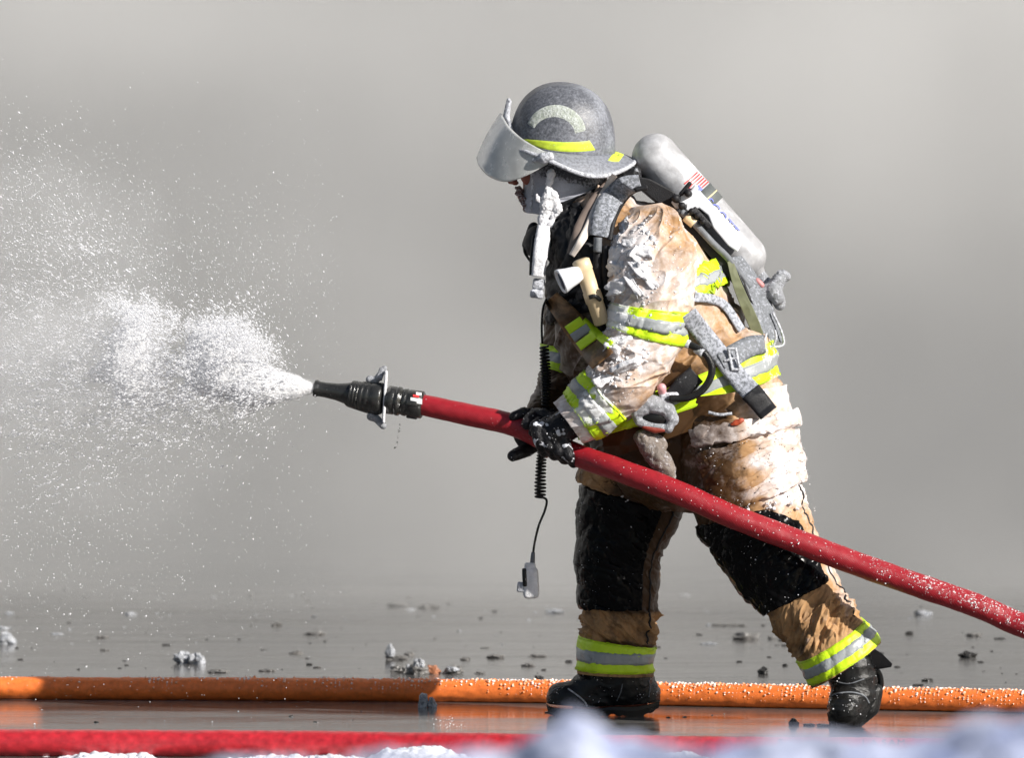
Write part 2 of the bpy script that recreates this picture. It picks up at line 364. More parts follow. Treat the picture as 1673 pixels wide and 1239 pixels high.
    def band(s, c0, c1, parent, tilt=0, bend=0, ice=None, p0=0, p1=360, off=.004):
        v0, v1 = s.vf(*c0), s.vf(*c1); h = v1-v0
        s.patch('reflective_band', v0, v1, p0, p1, off, MAT['lime'], parent, 14, 260, tilt, bend, ice)
        s.patch('silver_stripe', v0+.31*h, v0+.69*h, p0+(0 if p1-p0 > 359 else .6), p1-(0 if p1-p0 > 359 else .6), off+.0018, MAT['silver'], parent, 8, 260, tilt, bend, ice)
        for f in (.05, .95):
            s.patch('stitching', v0+(f-.006)*h, v0+(f+.006)*h, p0+.5, p1-.5, off+.0007, MAT['stitch'], parent, 5, 200, tilt, bend, ice)
MAT = {}
TAN, ICE = (.43, .245, .105), (.84, .80, .79)
def cloth():
    s = NT('turnout_cloth'); n1 = s.noise(30, 6, .62); n2 = s.noise(150, 3); nb = s.noise(7, 5, .6); nc = s.noise(13, 6, .65, None, .4)
    base = s.mix(s.mapr(nb, .3, .7, 0, 1), (.34, .188, .080), (.45, .27, .135)); base = s.mix(s.math('MULTIPLY', s.mapr(nc, .48, .68, 0, 1), .75), base, (.12, .075, .045))
    wet = s.mapr(s.math('ADD', s.attr('wet'), s.math('MULTIPLY', s.math('SUBTRACT', nc, .5), 1.3)), .25, .75, 0, 1, True); base = s.mix(wet, base, (.058, .029, .011))  # dark brown, painting the shade of hips, chest and far leg into colour
    f = s.math('ADD', s.math('MULTIPLY', n1, .6), s.math('ADD', s.math('MULTIPLY', n2, .15), s.math('MULTIPLY', nb, .25)))
    k = s.mapr(s.math('SUBTRACT', s.math('ADD', f, s.math('MULTIPLY', s.attr('ice'), .6)), .80), -.13, .13, 0, 1, True); k2 = s.mapr(s.math('SUBTRACT', s.math('ADD', f, s.math('MULTIPLY', s.attr('ice'), .6)), .62), -.12, .12, 0, 1, True)
    thin = s.mix(s.math('MULTIPLY', k2, .42), base, (.66, .58, .55)); col = s.mix(k, thin, s.mix(s.mapr(n1, .4, .6, 0, 1), (.50, .45, .44), (.70, .655, .645)))
    wv = s.n('ShaderNodeTexWave'); wv.inputs['Scale'].default_value = 210; s.l(s.co, wv.inputs['Vector']); weave = s.math('ADD', wv.outputs['Fac'], s.noise(700, 2))
    nr = s.bump(weave, .18, .0006); nr = s.bump(s.math('ADD', s.math('MULTIPLY', n1, .9), s.math('MULTIPLY', k, .35)), .35, .0035, nr)
    return s.set(Base_Color=col, Roughness=s.math('SUBTRACT', s.mapr(k, 0, 1, .62, .36), s.math('MULTIPLY', wet, .22)), Normal=nr, Specular_IOR_Level=.22)  # wet: painted shade mask, also lowers the roughness
MAT['cloth'] = cloth()
MAT['lime'] = frost_mat('lime_band', (.55, .80, .012), .45, (.86, .88, .84), .12, 30, .06, .4, 'ice', .4, base_var=.08)
MAT['silver'] = frost_mat('silver_band', (.30, .32, .33), .38, (.82, .83, .84), .14, 30, .06, .4, 'ice', .4, base_var=.1)
MAT['stitch'] = plain('stitch_thread', (.30, .42, .03), .7)
MAT['pad'] = plain('wet_black_pad', (.004, .004, .0045), .25, var=.4, scale=14, bump=.25, dist=.002, spec=.1)
MAT['black'] = frost_mat('black_webbing', (.014, .014, .016), .5, (.42, .44, .48), .17, 70, .07, .55, 'ice', .6, dist=.003, spec=.25)
MAT['grey'] = frost_mat('frosted_grey_webbing', (.13, .14, .155), .6, (.42, .44, .50), .36, 120, .10, .6, 'ice', .5, dist=.002)
MAT['boot'] = frost_mat('wet_black_rubber', (.012, .012, .012), .2, (.7, .72, .74), .22, 120, .03, .3, None, .35, spec=.3)
MAT['glove'] = frost_mat('wet_black_glove', (.011, .011, .013), .35, (.62, .64, .70), .16, 60, .05, .4, 'ice', .8, dist=.004, spec=.25)
MAT['skin'] = plain('cold_red_skin', (.27, .085, .06), .45, var=.25, scale=60)
MAT['ice'] = frost_mat('rime_ice', (.70, .70, .74), .35, (.90, .90, .92), .5, 120, .2, .25, None, .6)
MAT['hood'] = frost_mat('frosted_dark_hood', (.07, .073, .085), .8, (.46, .475, .54), .28, 160, .10, .7, 'ice', .7, dist=.003)
MAT['helmet'] = frost_mat('frosted_grey_helmet', (.075, .079, .092), .36, (.26, .275, .315), .40, 150, .22, .5, 'ice', .35, dist=.0012, fine=700)
MAT['hwhite'] = frost_mat('frosted_rim', (.28, .29, .32), .5, (.66, .68, .74), .5, 120, .1, .5, None, .4)
MAT['orange'] = plain('orange_lining', (.55, .09, .02), .6)
MAT['whitep'] = plain('white_paint', (.74, .76, .80), .3, var=.06)
MAT['ivory'] = plain('ivory_plastic', (.66, .52, .33), .35, var=.12, scale=30)
# ------------------------------------------------------------------ person
YB = -.10
person = thing('person', 'firefighter in iced tan turnout gear striding left, aiming the hose', 'person', (P(1150, 1175)[0], -.05, 0))
# body: one continuous figure under the clothes
bm = bmesh.new()
def Q(px, py, y): return tuple(P(px, py, y))
HY = YB
ellip(bm, Q(918, 232, HY), (.098, .077, .115)); ellip(bm, Q(888, 262, HY), (.062, .064, .085))
chain(bm, [Q(925, 290, HY), Q(942, 350, HY), Q(970, 400, HY)], [.062, .064, .08])                  # neck
chain(bm, [Q(880, 300, HY), Q(871, 334, HY)], [.046, .026]); ellip(bm, Q(871, 332, HY), (.022, .024, .016))  # jaw, chin
chain(bm, [Q(846, 262, HY), Q(838, 294, HY)], [.010, .0125]); ellip(bm, Q(836, 296, HY), (.013, .012, .009))  # nose
for sy in (-1, 1):
    ellip(bm, Q(842, 299, HY+sy*.012), (.010, .009, .007)); ellip(bm, Q(858, 246, HY+sy*.028), (.02, .024, .009))
    ellip(bm, Q(868, 288, HY+sy*.035), (.03, .022, .026)); ellip(bm, Q(923, 262, HY+sy*.077), (.018, .008, .03))
    ellip(bm, Q(862, 261, HY+sy*.031), (.012, .013, .012))
ellip(bm, Q(849, 315, HY), (.012, .024, .006)); ellip(bm, Q(852, 323, HY), (.012, .022, .007))      # lips
chain(bm, [Q(985, 420, YB), Q(1030, 500, YB), Q(1085, 600, YB), Q(1120, 700, YB)], [.11, .12, .12, .12], 20)
chain(bm, [Q(1010, 400, YB-.14), Q(1066, 420, YB-.20), Q(1050, 560, -.34), Q(940, 675, -.30), Q(905, 708, -.29)], [.06, .05, .042, .034, .03])
chain(bm, [Q(980, 410, YB+.12), Q(955, 440, YB+.2), Q(936, 580, .08), Q(890, 680, -.12), Q(872, 708, -.17)], [.06, .045, .036, .030, .03])
chain(bm, [Q(1150, 700, -.2), Q(1240, 870, -.27), Q(1375, 1080, -.32), Q(1392, 1140, -.33)], [.11, .075, .04, .035], 16)
chain(bm, [Q(1075, 700, .03), Q(1018, 890, .08), Q(1008, 1090, .10), Q(1040, 1140, .10), Q(950, 1155, .10)], [.11, .075, .045, .035, .025], 16)
for i in range(4):                                                                                  # hands under the gloves
    chain(bm, [Q(892+i*9, 705+i*4, -.315), Q(887+i*14, 730+i*6, -.325), Q(893+i*14, 745+i*5, -.30)], [.012, .009, .008], 8)
    chain(bm, [Q(872+i*4, 700, -.19), Q(868+i*5, 686+i*3, -.22), Q(870+i*5, 690+i*4, -.26)], [.011, .009, .008], 8)
chain(bm, [Q(905, 700, -.27), Q(890, 690, -.23)], [.014, .011], 8); chain(bm, [Q(868, 725, -.19), Q(850, 738, -.2)], [.014, .011], 8)
me = remesh(bm, .0045, 3); V = verts(me)
displace(me, lambda V: .0012*fbm(V*40., 3)); obj('body', me, MAT['skin'], person)
# jacket torso
tor = Tube([(950, 322, YB, 44, .11), (966, 350, YB, 68, .17), (990, 395, YB, 104, .225), (1027, 453, YB, 135, .245), (1050, 520, YB, 145, .25),
            (1078, 585, YB, 156, .25), (1102, 640, YB, 168, .25), (1124, 700, YB-.01, 163, .25)], 330, 460, .88)
v, ph, K = tor.V, tor.PH, tor.K
Ks = K.copy(); Ks[..., 2] += .35*K[..., 0]
d = .020*folds(Ks*[3.8, 3.8, 8]+2.2, 2)+.006*folds(Ks*[9, 9, 17]+5, 2)+.0006*fbm(K*45, 3)+.008*creases(Ks*[4, 4, 9]+31)+.005*creases(Ks*[8, 8, 16]+7)
d += .022*np.exp(-((v-.80)/.05)**2)*(.5+.5*np.cos(ph))+.012*np.exp(-((v-.62)/.04)**2)*noise(K*[8, 8, 3]+3)-.010*np.exp(-((v-.72)/.03)**2)
tor.disp(d); tor.ice = .24+.5*fbm(K*5, 2)+.15*np.cos(ph)-.42*sstep(.62, .8, v)*sstep(.8, .4, np.cos(ph)); tor.wet = .85*sstep(.15, -.3, np.cos(ph))+.9*sstep(.6, .85, v)*sstep(.75, .1, np.cos(ph))  # front and waist shade painted through the wet mask, with less ice
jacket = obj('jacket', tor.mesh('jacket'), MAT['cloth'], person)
# near sleeve
slv = Tube([(1056, 335, -.22, 26, .05), (1060, 358, -.265, 46, .095), (1064, 400, -.305, 66, .12), (1067, 455, -.335, 72, .122), (1060, 520, -.355, 63, .115), (1044, 575, -.37, 58, .11),
            (1012, 622, -.375, 54, .10), (968, 662, -.35, 48, .088), (928, 691, -.33, 40, .078)], 400, 360, .95)
v, ph, K = slv.V, slv.PH, slv.K
Ks = K.copy(); Ks[..., 2] += .8*K[..., 0]
elb = np.exp(-((v-.62)/.10)**2)
d = (.016+.012*elb)*folds(Ks*[5.5, 5.5, 10]+1.2, 2)+(.004+.004*elb)*folds(Ks*[14, 14, 22]+4, 2)+.0009*fbm(K*60, 3)+.007*creases(np.stack([K[..., 0]*9+K[..., 2]*9, K[..., 1]*9, K[..., 2]*4-K[..., 0]*4], -1))+.004*creases(Ks*[14, 14, 18]+5)
d += .008*sstep(.0, .15, v)*np.exp(-((v-.3)/.12)**2)*folds(np.stack([K[..., 0]*14, K[..., 1]*14, K[..., 2]*3], -1), 2)
slv.disp(d*sstep(0, .05, v)*(1-.5*sstep(.9, 1, v)))
slv.ice = .46+.5*fbm(K*7, 3)-.35*sstep(.36, .05, v)*(.5+.5*np.cos(ph-.4))+.25*(1-np.cos(ph))*.5
obj('sleeve', slv.mesh('sleeve'), MAT['cloth'], jacket)
# far sleeve
slf = Tube([(975, 400, .04, 50, .1), (958, 440, .10, 55, .11), (942, 510, .11, 54, .11), (936, 580, .08, 50, .10), (922, 640, 0, 47, .09), (892, 688, -.12, 38, .075)], 240, 220, .95)
Ks = slf.K.copy(); Ks[..., 2] += .7*slf.K[..., 0]
slf.disp(.013*folds(Ks*[7, 7, 13]+8)+.005*folds(Ks*[16, 16, 25])+.001*fbm(slf.K*60, 2)); slf.ice = .05+.4*fbm(slf.K*8, 2); slf.wet[:] = .8  # whole far sleeve toned down as painted shade
obj('sleeve', slf.mesh('sleeve'), MAT['cloth'], jacket)
# collar
col = Tube([(938, 322, YB, 52, .10), (950, 350, YB, 62, .12), (962, 375, YB, 66, .14)], 60, 160)
col.disp(.006*folds(col.K*[12, 12, 18])); col.ice = .2+0*col.V
obj('collar', col.mesh('collar'), MAT['black'], jacket)
# trousers
hip = Tube([(1128, 640, YB, 150, .235), (1135, 700, YB, 160, .235), (1132, 760, YB, 150, .215), (1128, 815, YB, 108, .17), (1126, 838, YB, 66, .10)], 160, 300)
hip.disp(.012*folds(hip.K*[6, 6, 11])+.004*folds(hip.K*[15, 15, 22])+.0005*fbm(hip.K*50, 2)); hip.ice = -.12+.45*fbm(hip.K*6, 2)+.4*sstep(.5, .9, np.cos(hip.PH)); hip.wet = .95*sstep(.8, .5, np.cos(hip.PH))  # hip shade painted in, fading toward the right side
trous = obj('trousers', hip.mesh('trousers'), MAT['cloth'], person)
legn = Tube([(1190, 640, -.23, 96, .15), (1200, 720, -.25, 100, .155), (1212, 780, -.26, 98, .148), (1232, 840, -.265, 90, .137), (1264, 905, -.275, 80, .125),
             (1306, 968, -.29, 67, .118), (1345, 1030, -.31, 63, .115), (1384, 1087, -.325, 66, .115)], 460, 340, .9)
v, ph, K = legn.V, legn.PH, legn.K
low = sstep(legn.vf(1310, 975), legn.vf(1330, 1000), v)*(1-sstep(legn.vf(1350, 1035), legn.vf(1362, 1050), v)); mid = np.exp(-((v-legn.vf(1240, 850))/.06)**2)
Ks = K.copy(); Ks[..., 2] += .5*K[..., 0]+.3*K[..., 1]
d = .010*folds(Ks*[6, 6, 10]+3)+(.005+.018*low+.010*mid)*folds(Ks*[11, 11, 27]+6)+.0006*fbm(K*60, 3)+.004*low*folds(Ks*[22, 22, 45])+(.003+.008*low)*creases(Ks*[8, 8, 20]+2)
legn.disp(d); up_ = 1-sstep(legn.vf(1225, 830), legn.vf(1250, 880), v)
legn.wet = .9*sstep(.25, -.25, np.cos(ph))*up_+.35*sstep(-.3, -.8, np.cos(ph))  # shade on the front of the thigh painted into the colour
legn.ice = (.05+.62*sstep(-.1, .45, np.cos(ph)))*up_+.42*(1-up_)*sstep(.55, .95, np.cos(ph))*(1-sstep(.8, .95, v))+.35*fbm(K*8, 2)-.08  # ice thinned over the painted thigh shade
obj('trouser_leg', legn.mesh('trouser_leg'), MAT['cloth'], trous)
legf = Tube([(1092, 640, .04, 95, .15), (1068, 720, .05, 98, .15), (1046, 780, .06, 90, .145), (1028, 840, .07, 82, .135), (1013, 900, .08, 69, .125),
             (1012, 960, .09, 65, .115), (1011, 1020, .10, 62, .112), (1006, 1060, .10, 61, .11), (1004, 1103, .10, 61, .11)], 460, 340, .9)
v, ph, K = legf.V, legf.PH, legf.K
low = sstep(legf.vf(1012, 985), legf.vf(1012, 1005), v)*(1-sstep(legf.vf(1006, 1040), legf.vf(1006, 1052), v))
Ks = K.copy(); Ks[..., 2] += -.45*K[..., 0]
d = .010*folds(Ks*[6, 6, 10]+13)+(.004+.020*low)*folds(Ks*[10, 10, 27]+16)+.0006*fbm(K*60, 3)+.004*low*folds(Ks*[20, 20, 48])+(.003+.008*low)*creases(Ks*[8, 8, 20]+12)
legf.disp(d); legf.wet = 1.0*(1-low)*(1-sstep(.93, .97, v))*sstep(-.6, .1, np.cos(ph))+.3  # far leg shade painted in, weaker below the pad and at the cuff
legf.ice = .45*(1-sstep(legf.vf(1040, 800), legf.vf(1030, 830), v))+.3*fbm(K*8, 2)-.32
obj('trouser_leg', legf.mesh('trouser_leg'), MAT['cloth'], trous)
# knee pads
def padv(v_, ph, vv): return vv+.006*noise(np.stack([ph*3, v_*3, 0*ph], -1))
legf.patch('knee_pad', legf.vf(1035, 815), legf.vf(1012, 996), 58, 250, .008, MAT['pad'], trous, 120, 160, 0, 0, 0, .005, padv)
legn.patch('knee_pad', legn.vf(1228, 832), legn.vf(1308, 972), 46, 250, .009, MAT['pad'], trous, 120, 160, .012, 0, 0, .005, lambda v_, ph, vv: padv(v_, ph, vv)+.09*sstep(.05, .75, np.cos(ph))*(1-v_))
legf.patch('side_seam', legf.vf(1045, 780), legf.vf(1006, 1046), 40, 43, .003, MAT['black'], trous, 90, 6, 0, 0, 0)
legn.patch('side_seam', legn.vf(1212, 780), legn.vf(1352, 1040), 24, 27, .003, MAT['black'], trous, 90, 6, 0, 0, .2)
# bands
legf.band((1006, 1047), (1004, 1097), trous, 0, .004, 0.0, off=.005)
legn.band((1356, 1046), (1380, 1083), trous, .004, .010, 0.02, off=.005)
def ice_up(vv, ph): return .15+.75*sstep(-.1, -.75, np.cos(ph))
slv.band((1064, 500), (1052, 549), jacket, -.004, .012, ice_up)
slv.band((990, 644), (946, 680), jacket, 0, .006, lambda vv, ph: .2+.55*sstep(.9, .2, np.abs(np.cos(ph))))
slf.band((937, 565), (934, 608), jacket, 0, .01, .0)
tor.band((1094, 622), (1110, 664), jacket, .012, .012, lambda vv, ph: .05+.45*sstep(.2, .9, np.cos(ph)), off=.006)
tor.band((1024, 462), (1042, 500), jacket, .02, .02, .15, -40, 75, off=.02)
# cargo pocket on the near thigh
legn.patch('cargo_pocket', legn.vf(1200, 722), legn.vf(1224, 822), -12, 128, .014, MAT['cloth'], trous, 70, 120, -.01, 0, lambda vv, ph: .02+.62*sstep(-.05, .45, np.cos(ph)+.15*np.sin(vv*60)), .005)  # ice left off the front, where thigh shade is painted
legn.patch('pocket_flap', legn.vf(1196, 690), legn.vf(1201, 716), -14, 130, .022, MAT['cloth'], trous, 30, 120, -.012, 0, lambda vv, ph: .25+.40*sstep(-.1, .4, np.cos(ph)), .005)
legf.patch('cargo_pocket', legf.vf(1062, 735), legf.vf(1036, 812), 60, 215, .02, MAT['cloth'], trous, 60, 120, 0, 0, -.1, .012)
# ------------------------------------------------------------------ ray casting on what is built
TG = []
def target(*obs):
    for o in obs:
        me = o.data; me.calc_loop_triangles(); TG.append(BVHTree.FromPolygons([tuple(x) for x in verts(me)], [tuple(p.vertices) for p in me.polygons]))
def hit(px, py, tg=None, dflt=None):
    d = Vector(ray(px, py)).normalized(); b = None
    for t in (tg if tg is not None else TG):
        l, n, i, dd = t.ray_cast(Vector(CAMP), d)
        if l is not None and (b is None or dd < b[1]): b = (l, dd, n)
    return (b[0], b[2]) if b else (None, None)
def tree(o): me = o.data; return BVHTree.FromPolygons([tuple(x) for x in verts(me)], [tuple(p.vertices) for p in me.polygons])
target(*[o for o in bpy.data.objects if o.name.split('.')[0] in ('jacket', 'sleeve', 'collar', 'trousers', 'trouser_leg', 'cargo_pocket', 'pocket_flap')])
def strap(name, pts, wpx, m, parent, off=.008, th=.004, n=70, mcols=7, tg=None, sm=7, ice=0.3, twist=0.0, y=None):
    A = crom(np.array([(p[0], p[1], 0) for p in pts]), n)[:, :2]; T = np.gradient(A, axis=0); T /= np.linalg.norm(T, axis=1)[:, None]; Nn = np.stack([-T[:, 1], T[:, 0]], -1)
    wpx = np.interp(np.linspace(0, 1, n), np.linspace(0, 1, len(wpx)), wpx) if hasattr(wpx, '__len__') else np.full(n, wpx)
    D = np.full((n, mcols), np.nan); Wd = np.linspace(-.5, .5, mcols)
    if y is None:
        for i in range(n):
            for j in range(mcols):
                l, _ = hit(*(A[i]+Nn[i]*wpx[i]*Wd[j]), tg)
                if l is not None: D[i, j] = l.y
        ok = ~np.isnan(D); D[~ok] = np.nanmean(D) if ok.any() else 0
        D = D.min(1, keepdims=True)*.6+D*.4
        k = np.ones(sm)/sm; D = np.stack([np.convolve(np.pad(D[:, j], sm//2, 'edge'), k, 'valid')[:n] for j in range(mcols)], 1)
    else: D[:] = np.interp(np.linspace(0, 1, n), np.linspace(0, 1, len(y)), y)[:, None]
    D = D+twist*Wd[None]*M(1)*wpx[:, None]
    F_ = np.array([[P(*(A[i]+Nn[i]*wpx[i]*Wd[j]), D[i, j]-off-(th if 0 < j < mcols-1 else th*.5)) for j in range(mcols)] for i in range(n)])
    B_ = F_+np.array([0, th, 0]); Lp = np.concatenate([F_, B_[:, ::-1]], 1)
    return obj(name, grid_mesh(name, Lp, attrs={'ice': np.full(Lp.shape[:2], ice)}), m, parent)
def lump_mesh(name, pts, rads, seed=0, flat=None, sub=1, jit=.28, nrm=None):
    b = bmesh.new(); bmesh.ops.create_icosphere(b, subdivisions=sub, radius=1)
    v0 = np.array([v.co[:] for v in b.verts]); f0 = np.array([[v.index for v in f.verts] for f in b.faces]); b.free()
    rg = np.random.default_rng(seed); n = len(pts); pts = np.asarray(pts, float); rads = np.asarray(rads, float)
    if rads.ndim == 1: rads = np.repeat(rads[:, None], 3, 1)
    q = rg.normal(size=(n, 4)); q /= np.linalg.norm(q, axis=1)[:, None]; w_, x, y, z = q.T
    Rm = np.stack([1-2*(y*y+z*z), 2*(x*y-z*w_), 2*(x*z+y*w_), 2*(x*y+z*w_), 1-2*(x*x+z*z), 2*(y*z-x*w_), 2*(x*z-y*w_), 2*(y*z+x*w_), 1-2*(x*x+y*y)], -1).reshape(n, 3, 3)
    sh = v0[None]*(1+jit*rg.normal(size=(n, len(v0), 1))); sh = np.einsum('nij,nkj->nki', Rm, sh)*rads[:, None]
    V = (sh+pts[:, None]).reshape(-1, 3); Fq = (f0[None]+(np.arange(n)*len(v0))[:, None, None]).reshape(-1, 3)
    return mesh_np(name, V, Fq, False)
# ice granules and plates frozen to the near sleeve, shoulder and thigh
def crust(tube, n, vr, pr, rr, seed, off=0.0, pw=1.0, keep=None):
    rg = np.random.default_rng(seed); v = vr[0]+(vr[1]-vr[0])*rg.random(n)**pw; ph = R(pr[0])+R(pr[1]-pr[0])*rg.random(n)
    if keep is not None:
        k = keep(v, ph, rg); v, ph = v[k], ph[k]
    G, _ = tube.samp(v[None], ph[None], off); r = rr[0]+(rr[1]-rr[0])*rg.random(len(v))**3
    return G[0], r
def clump(v, ph, rg): return noise(np.stack([v*16, np.cos(ph)*3, np.sin(ph)*3], -1))+.25*rg.normal(size=len(v)) > .12
ice_pts = [crust(slv, 1000, (.05, .30), (85, 190), (.0015, .007), 1, 0, 1, clump), crust(slv, 600, (.28, .72), (70, 200), (.0012, .006), 2, 0, 1, clump),
           crust(slv, 500, (.02, .5), (-20, 90), (.001, .0035), 3, 0, 1, clump), crust(slv, 500, (.60, .9), (60, 160), (.0015, .006), 4, 0, 1, clump)]
tag(obj('ice_crust', lump_mesh('ice_crust', np.vstack([a for a, _ in ice_pts]), np.concatenate([b for _, b in ice_pts]), 5), MAT['ice'], jacket), kind='stuff')
ip = [crust(legn, 500, (.1, .5), (0, 120), (.0006, .0022), 6, .02, 1, clump), crust(legn, 160, (.36, .46), (20, 110), (.002, .008), 7, .008, 1, clump), crust(legf, 160, (.2, .5), (50, 120), (.001, .004), 8, .006, 1, clump)]
tag(obj('ice_crust', lump_mesh('ice_crust', np.vstack([a for a, _ in ip]), np.concatenate([b for _, b in ip]), 9), MAT['ice'], trous), kind='stuff')
def plate(px, py, w_, h_, ang, seed):
    l, nn = hit(px, py)
    if l is None: return
    b = bmesh.new(); bmesh.ops.create_cube(b, size=1); bmesh.ops.subdivide_edges(b, edges=b.edges[:], cuts=7, use_grid_fill=True)
    me = mesh_bm('ice_plate', b); V = verts(me).astype(float); rg = np.random.default_rng(seed)
    sh = 1+.5*noise(V[:, [0, 2, 1]]*[2.6, 2.6, 0]+seed*3.1)
    V = V*[M(w_), .012, M(h_)]*sh[:, None]; V[:, 1] += .004*noise(V*60+seed)
    a = R(ang); V = np.stack([V[:, 0]*math.cos(a)+V[:, 2]*math.sin(a), V[:, 1], -V[:, 0]*math.sin(a)+V[:, 2]*math.cos(a)], -1)
    q = np.array(Vector((0, -1, 0)).rotation_difference(nn if nn.y < 0 else -nn).to_matrix()); q = q*.8+np.eye(3)*.2
    V = V@q.T+np.array(l)+np.array([0, -.002, 0]); me.vertices.foreach_set('co', V.astype(np.float32).ravel()); me.update()
    obj('ice_plate', me, MAT['ice'], jacket)
for i, a in enumerate([(1006, 418, 26, 30, 20), (1003, 441, 28, 22, 4), (1007, 468, 36, 24, -6), (1000, 487, 26, 14, 2), (1028, 397, 24, 14, 15), (1040, 415, 18, 22, 30),
                       (1042, 440, 12, 44, -38), (1036, 468, 11, 40, -34), (1058, 452, 12, 50, -36), (1052, 410, 26, 18, 10), (1012, 556, 34, 22, -30), (1020, 600, 40, 18, -20), (986, 622, 30, 16, -30), (1000, 575, 26, 22, 10)]): plate(*a, i+1)
# hood
MAT['hoodi'] = MAT['hood']
hd = Tube([(931, 236, HY, 63, .098), (925, 272, HY, 70, .104), (917, 300, HY, 65, .10), (907, 328, HY, 54, .088), (903, 354, HY, 46, .08)], 120, 240)
Ks = hd.K.copy(); Ks[..., 2] += .5*hd.K[..., 0]
hd.disp(.007*folds(Ks*[10, 10, 20])+.002*folds(Ks*[26, 26, 50])); hd.ice = .28+.75*sstep(.42, .7, hd.V)+.05*sstep(-.3, -.8, np.cos(hd.PH))+.45*fbm(hd.K*16, 3)
hood = obj('hood', hd.mesh('hood'), MAT['hood'], person)
nk = Tube([(925, 325, HY, 40, .085), (935, 360, HY, 48, .1), (948, 400, HY, 60, .13)], 60, 140); nk.disp(.006*folds(nk.K*[12, 12, 20]))
obj('neck_guard', nk.mesh('neck_guard'), MAT['black'], hood)
pipe('face_seam', [P(866+4*math.sin(t*3), 268+76*t, HY-.085+.01*t) for t in np.linspace(0, 1, 20)], .0035, MAT['hwhite'], hood, 8)
rg = np.random.default_rng(11)
b = bmesh.new()                                                                 # frost tassels under the jaw
for i in range(34):
    t = rg.random(); x = 893+70*t; y = 356-22*t+3*rg.random(); L = 4+10*rg.random()
    capsule(b, Q(x, y, HY-.085), .004, Q(x-3+4*rg.random(), y+L, HY-.087), .002, 6)
obj('frost_fringe', remesh(b, .002, 1), MAT['ice'], hood)
b = bmesh.new()
for i in range(60):
    t = rg.random(); ellip(b, Q(847+14*t+3*rg.normal(), 306+38*t+2*rg.normal(), HY-.022+.012*rg.normal()), [.003+.006*rg.random()]*3, None, 8)
obj('frosted_beard', remesh(b, .0022, 0), frost_mat('frosted_beard', (.16, .08, .07), .6, (.62, .62, .66), .46, 200, .05), person)
# ------------------------------------------------------------------ gloves
bm = bmesh.new(); NY = -.315
capsule(bm, Q(932, 690, -.33), .046, Q(906, 708, -.335), .042, 16); ellip(bm, Q(903, 706, -.325), (.052, .03, .045))
for i in range(4):
    x, y = 876+i*15, 697+i*8; r = .0165-.001*(i == 3)
    chain(bm, [Q(905+i*5, 702+i*3, -.335), Q(x, y, -.352), Q(x+5+i, y+24, -.352), Q(x+13+i, y+41-i*2, -.318), Q(x+18+i, y+42-i*2, -.285)], [.022, .0185, r, r*.95, r*.85], 12)
chain(bm, [Q(905, 690, -.30), Q(888, 678, -.285), Q(874, 676, -.265), Q(864, 684, -.25)], [.024, .018, .0165, .015])
me = remesh(bm, .0028, 2); displace(me, lambda V: .0022*folds(V*38., 3)+.0012*fbm(V*90., 2))
V = verts(me); set_attr(me, 'ice', .02+.75*sstep(.0, .5, fbm(V*34., 3)*1.6+.1)*sstep(-.335, -.355, V[:, 1])); obj('glove', me, MAT['glove'], person)
bm = bmesh.new()
capsule(bm, Q(890, 690, -.14), .045, Q(872, 705, -.17), .042, 16); ellip(bm, Q(868, 706, -.19), (.05, .03, .055))
chain(bm, [Q(882, 690, -.2), Q(872, 678, -.235), Q(856, 675, -.265), Q(840, 681, -.275)], [.022, .018, .0165, .015])
chain(bm, [Q(880, 690, -.2), Q(876, 679, -.25), Q(866, 684, -.30), Q(860, 694, -.325)], [.022, .0175, .0165, .015])
chain(bm, [Q(886, 692, -.2), Q(886, 684, -.26), Q(878, 694, -.32), Q(872, 706, -.335)], [.022, .0175, .016, .015])
chain(bm, [Q(890, 698, -.2), Q(896, 694, -.26), Q(890, 704, -.315), Q(884, 714, -.325)], [.02, .016, .015, .014])
chain(bm, [Q(876, 722, -.19), Q(862, 735, -.215), Q(848, 741, -.235), Q(838, 745, -.245)], [.024, .019, .018, .0165])
me = remesh(bm, .0028, 2); displace(me, lambda V: .0022*folds(V*38., 3)+.0012*fbm(V*90., 2)); set_attr(me, 'ice', np.full(len(me.vertices), .0)); obj('glove', me, MAT['glove'], person)
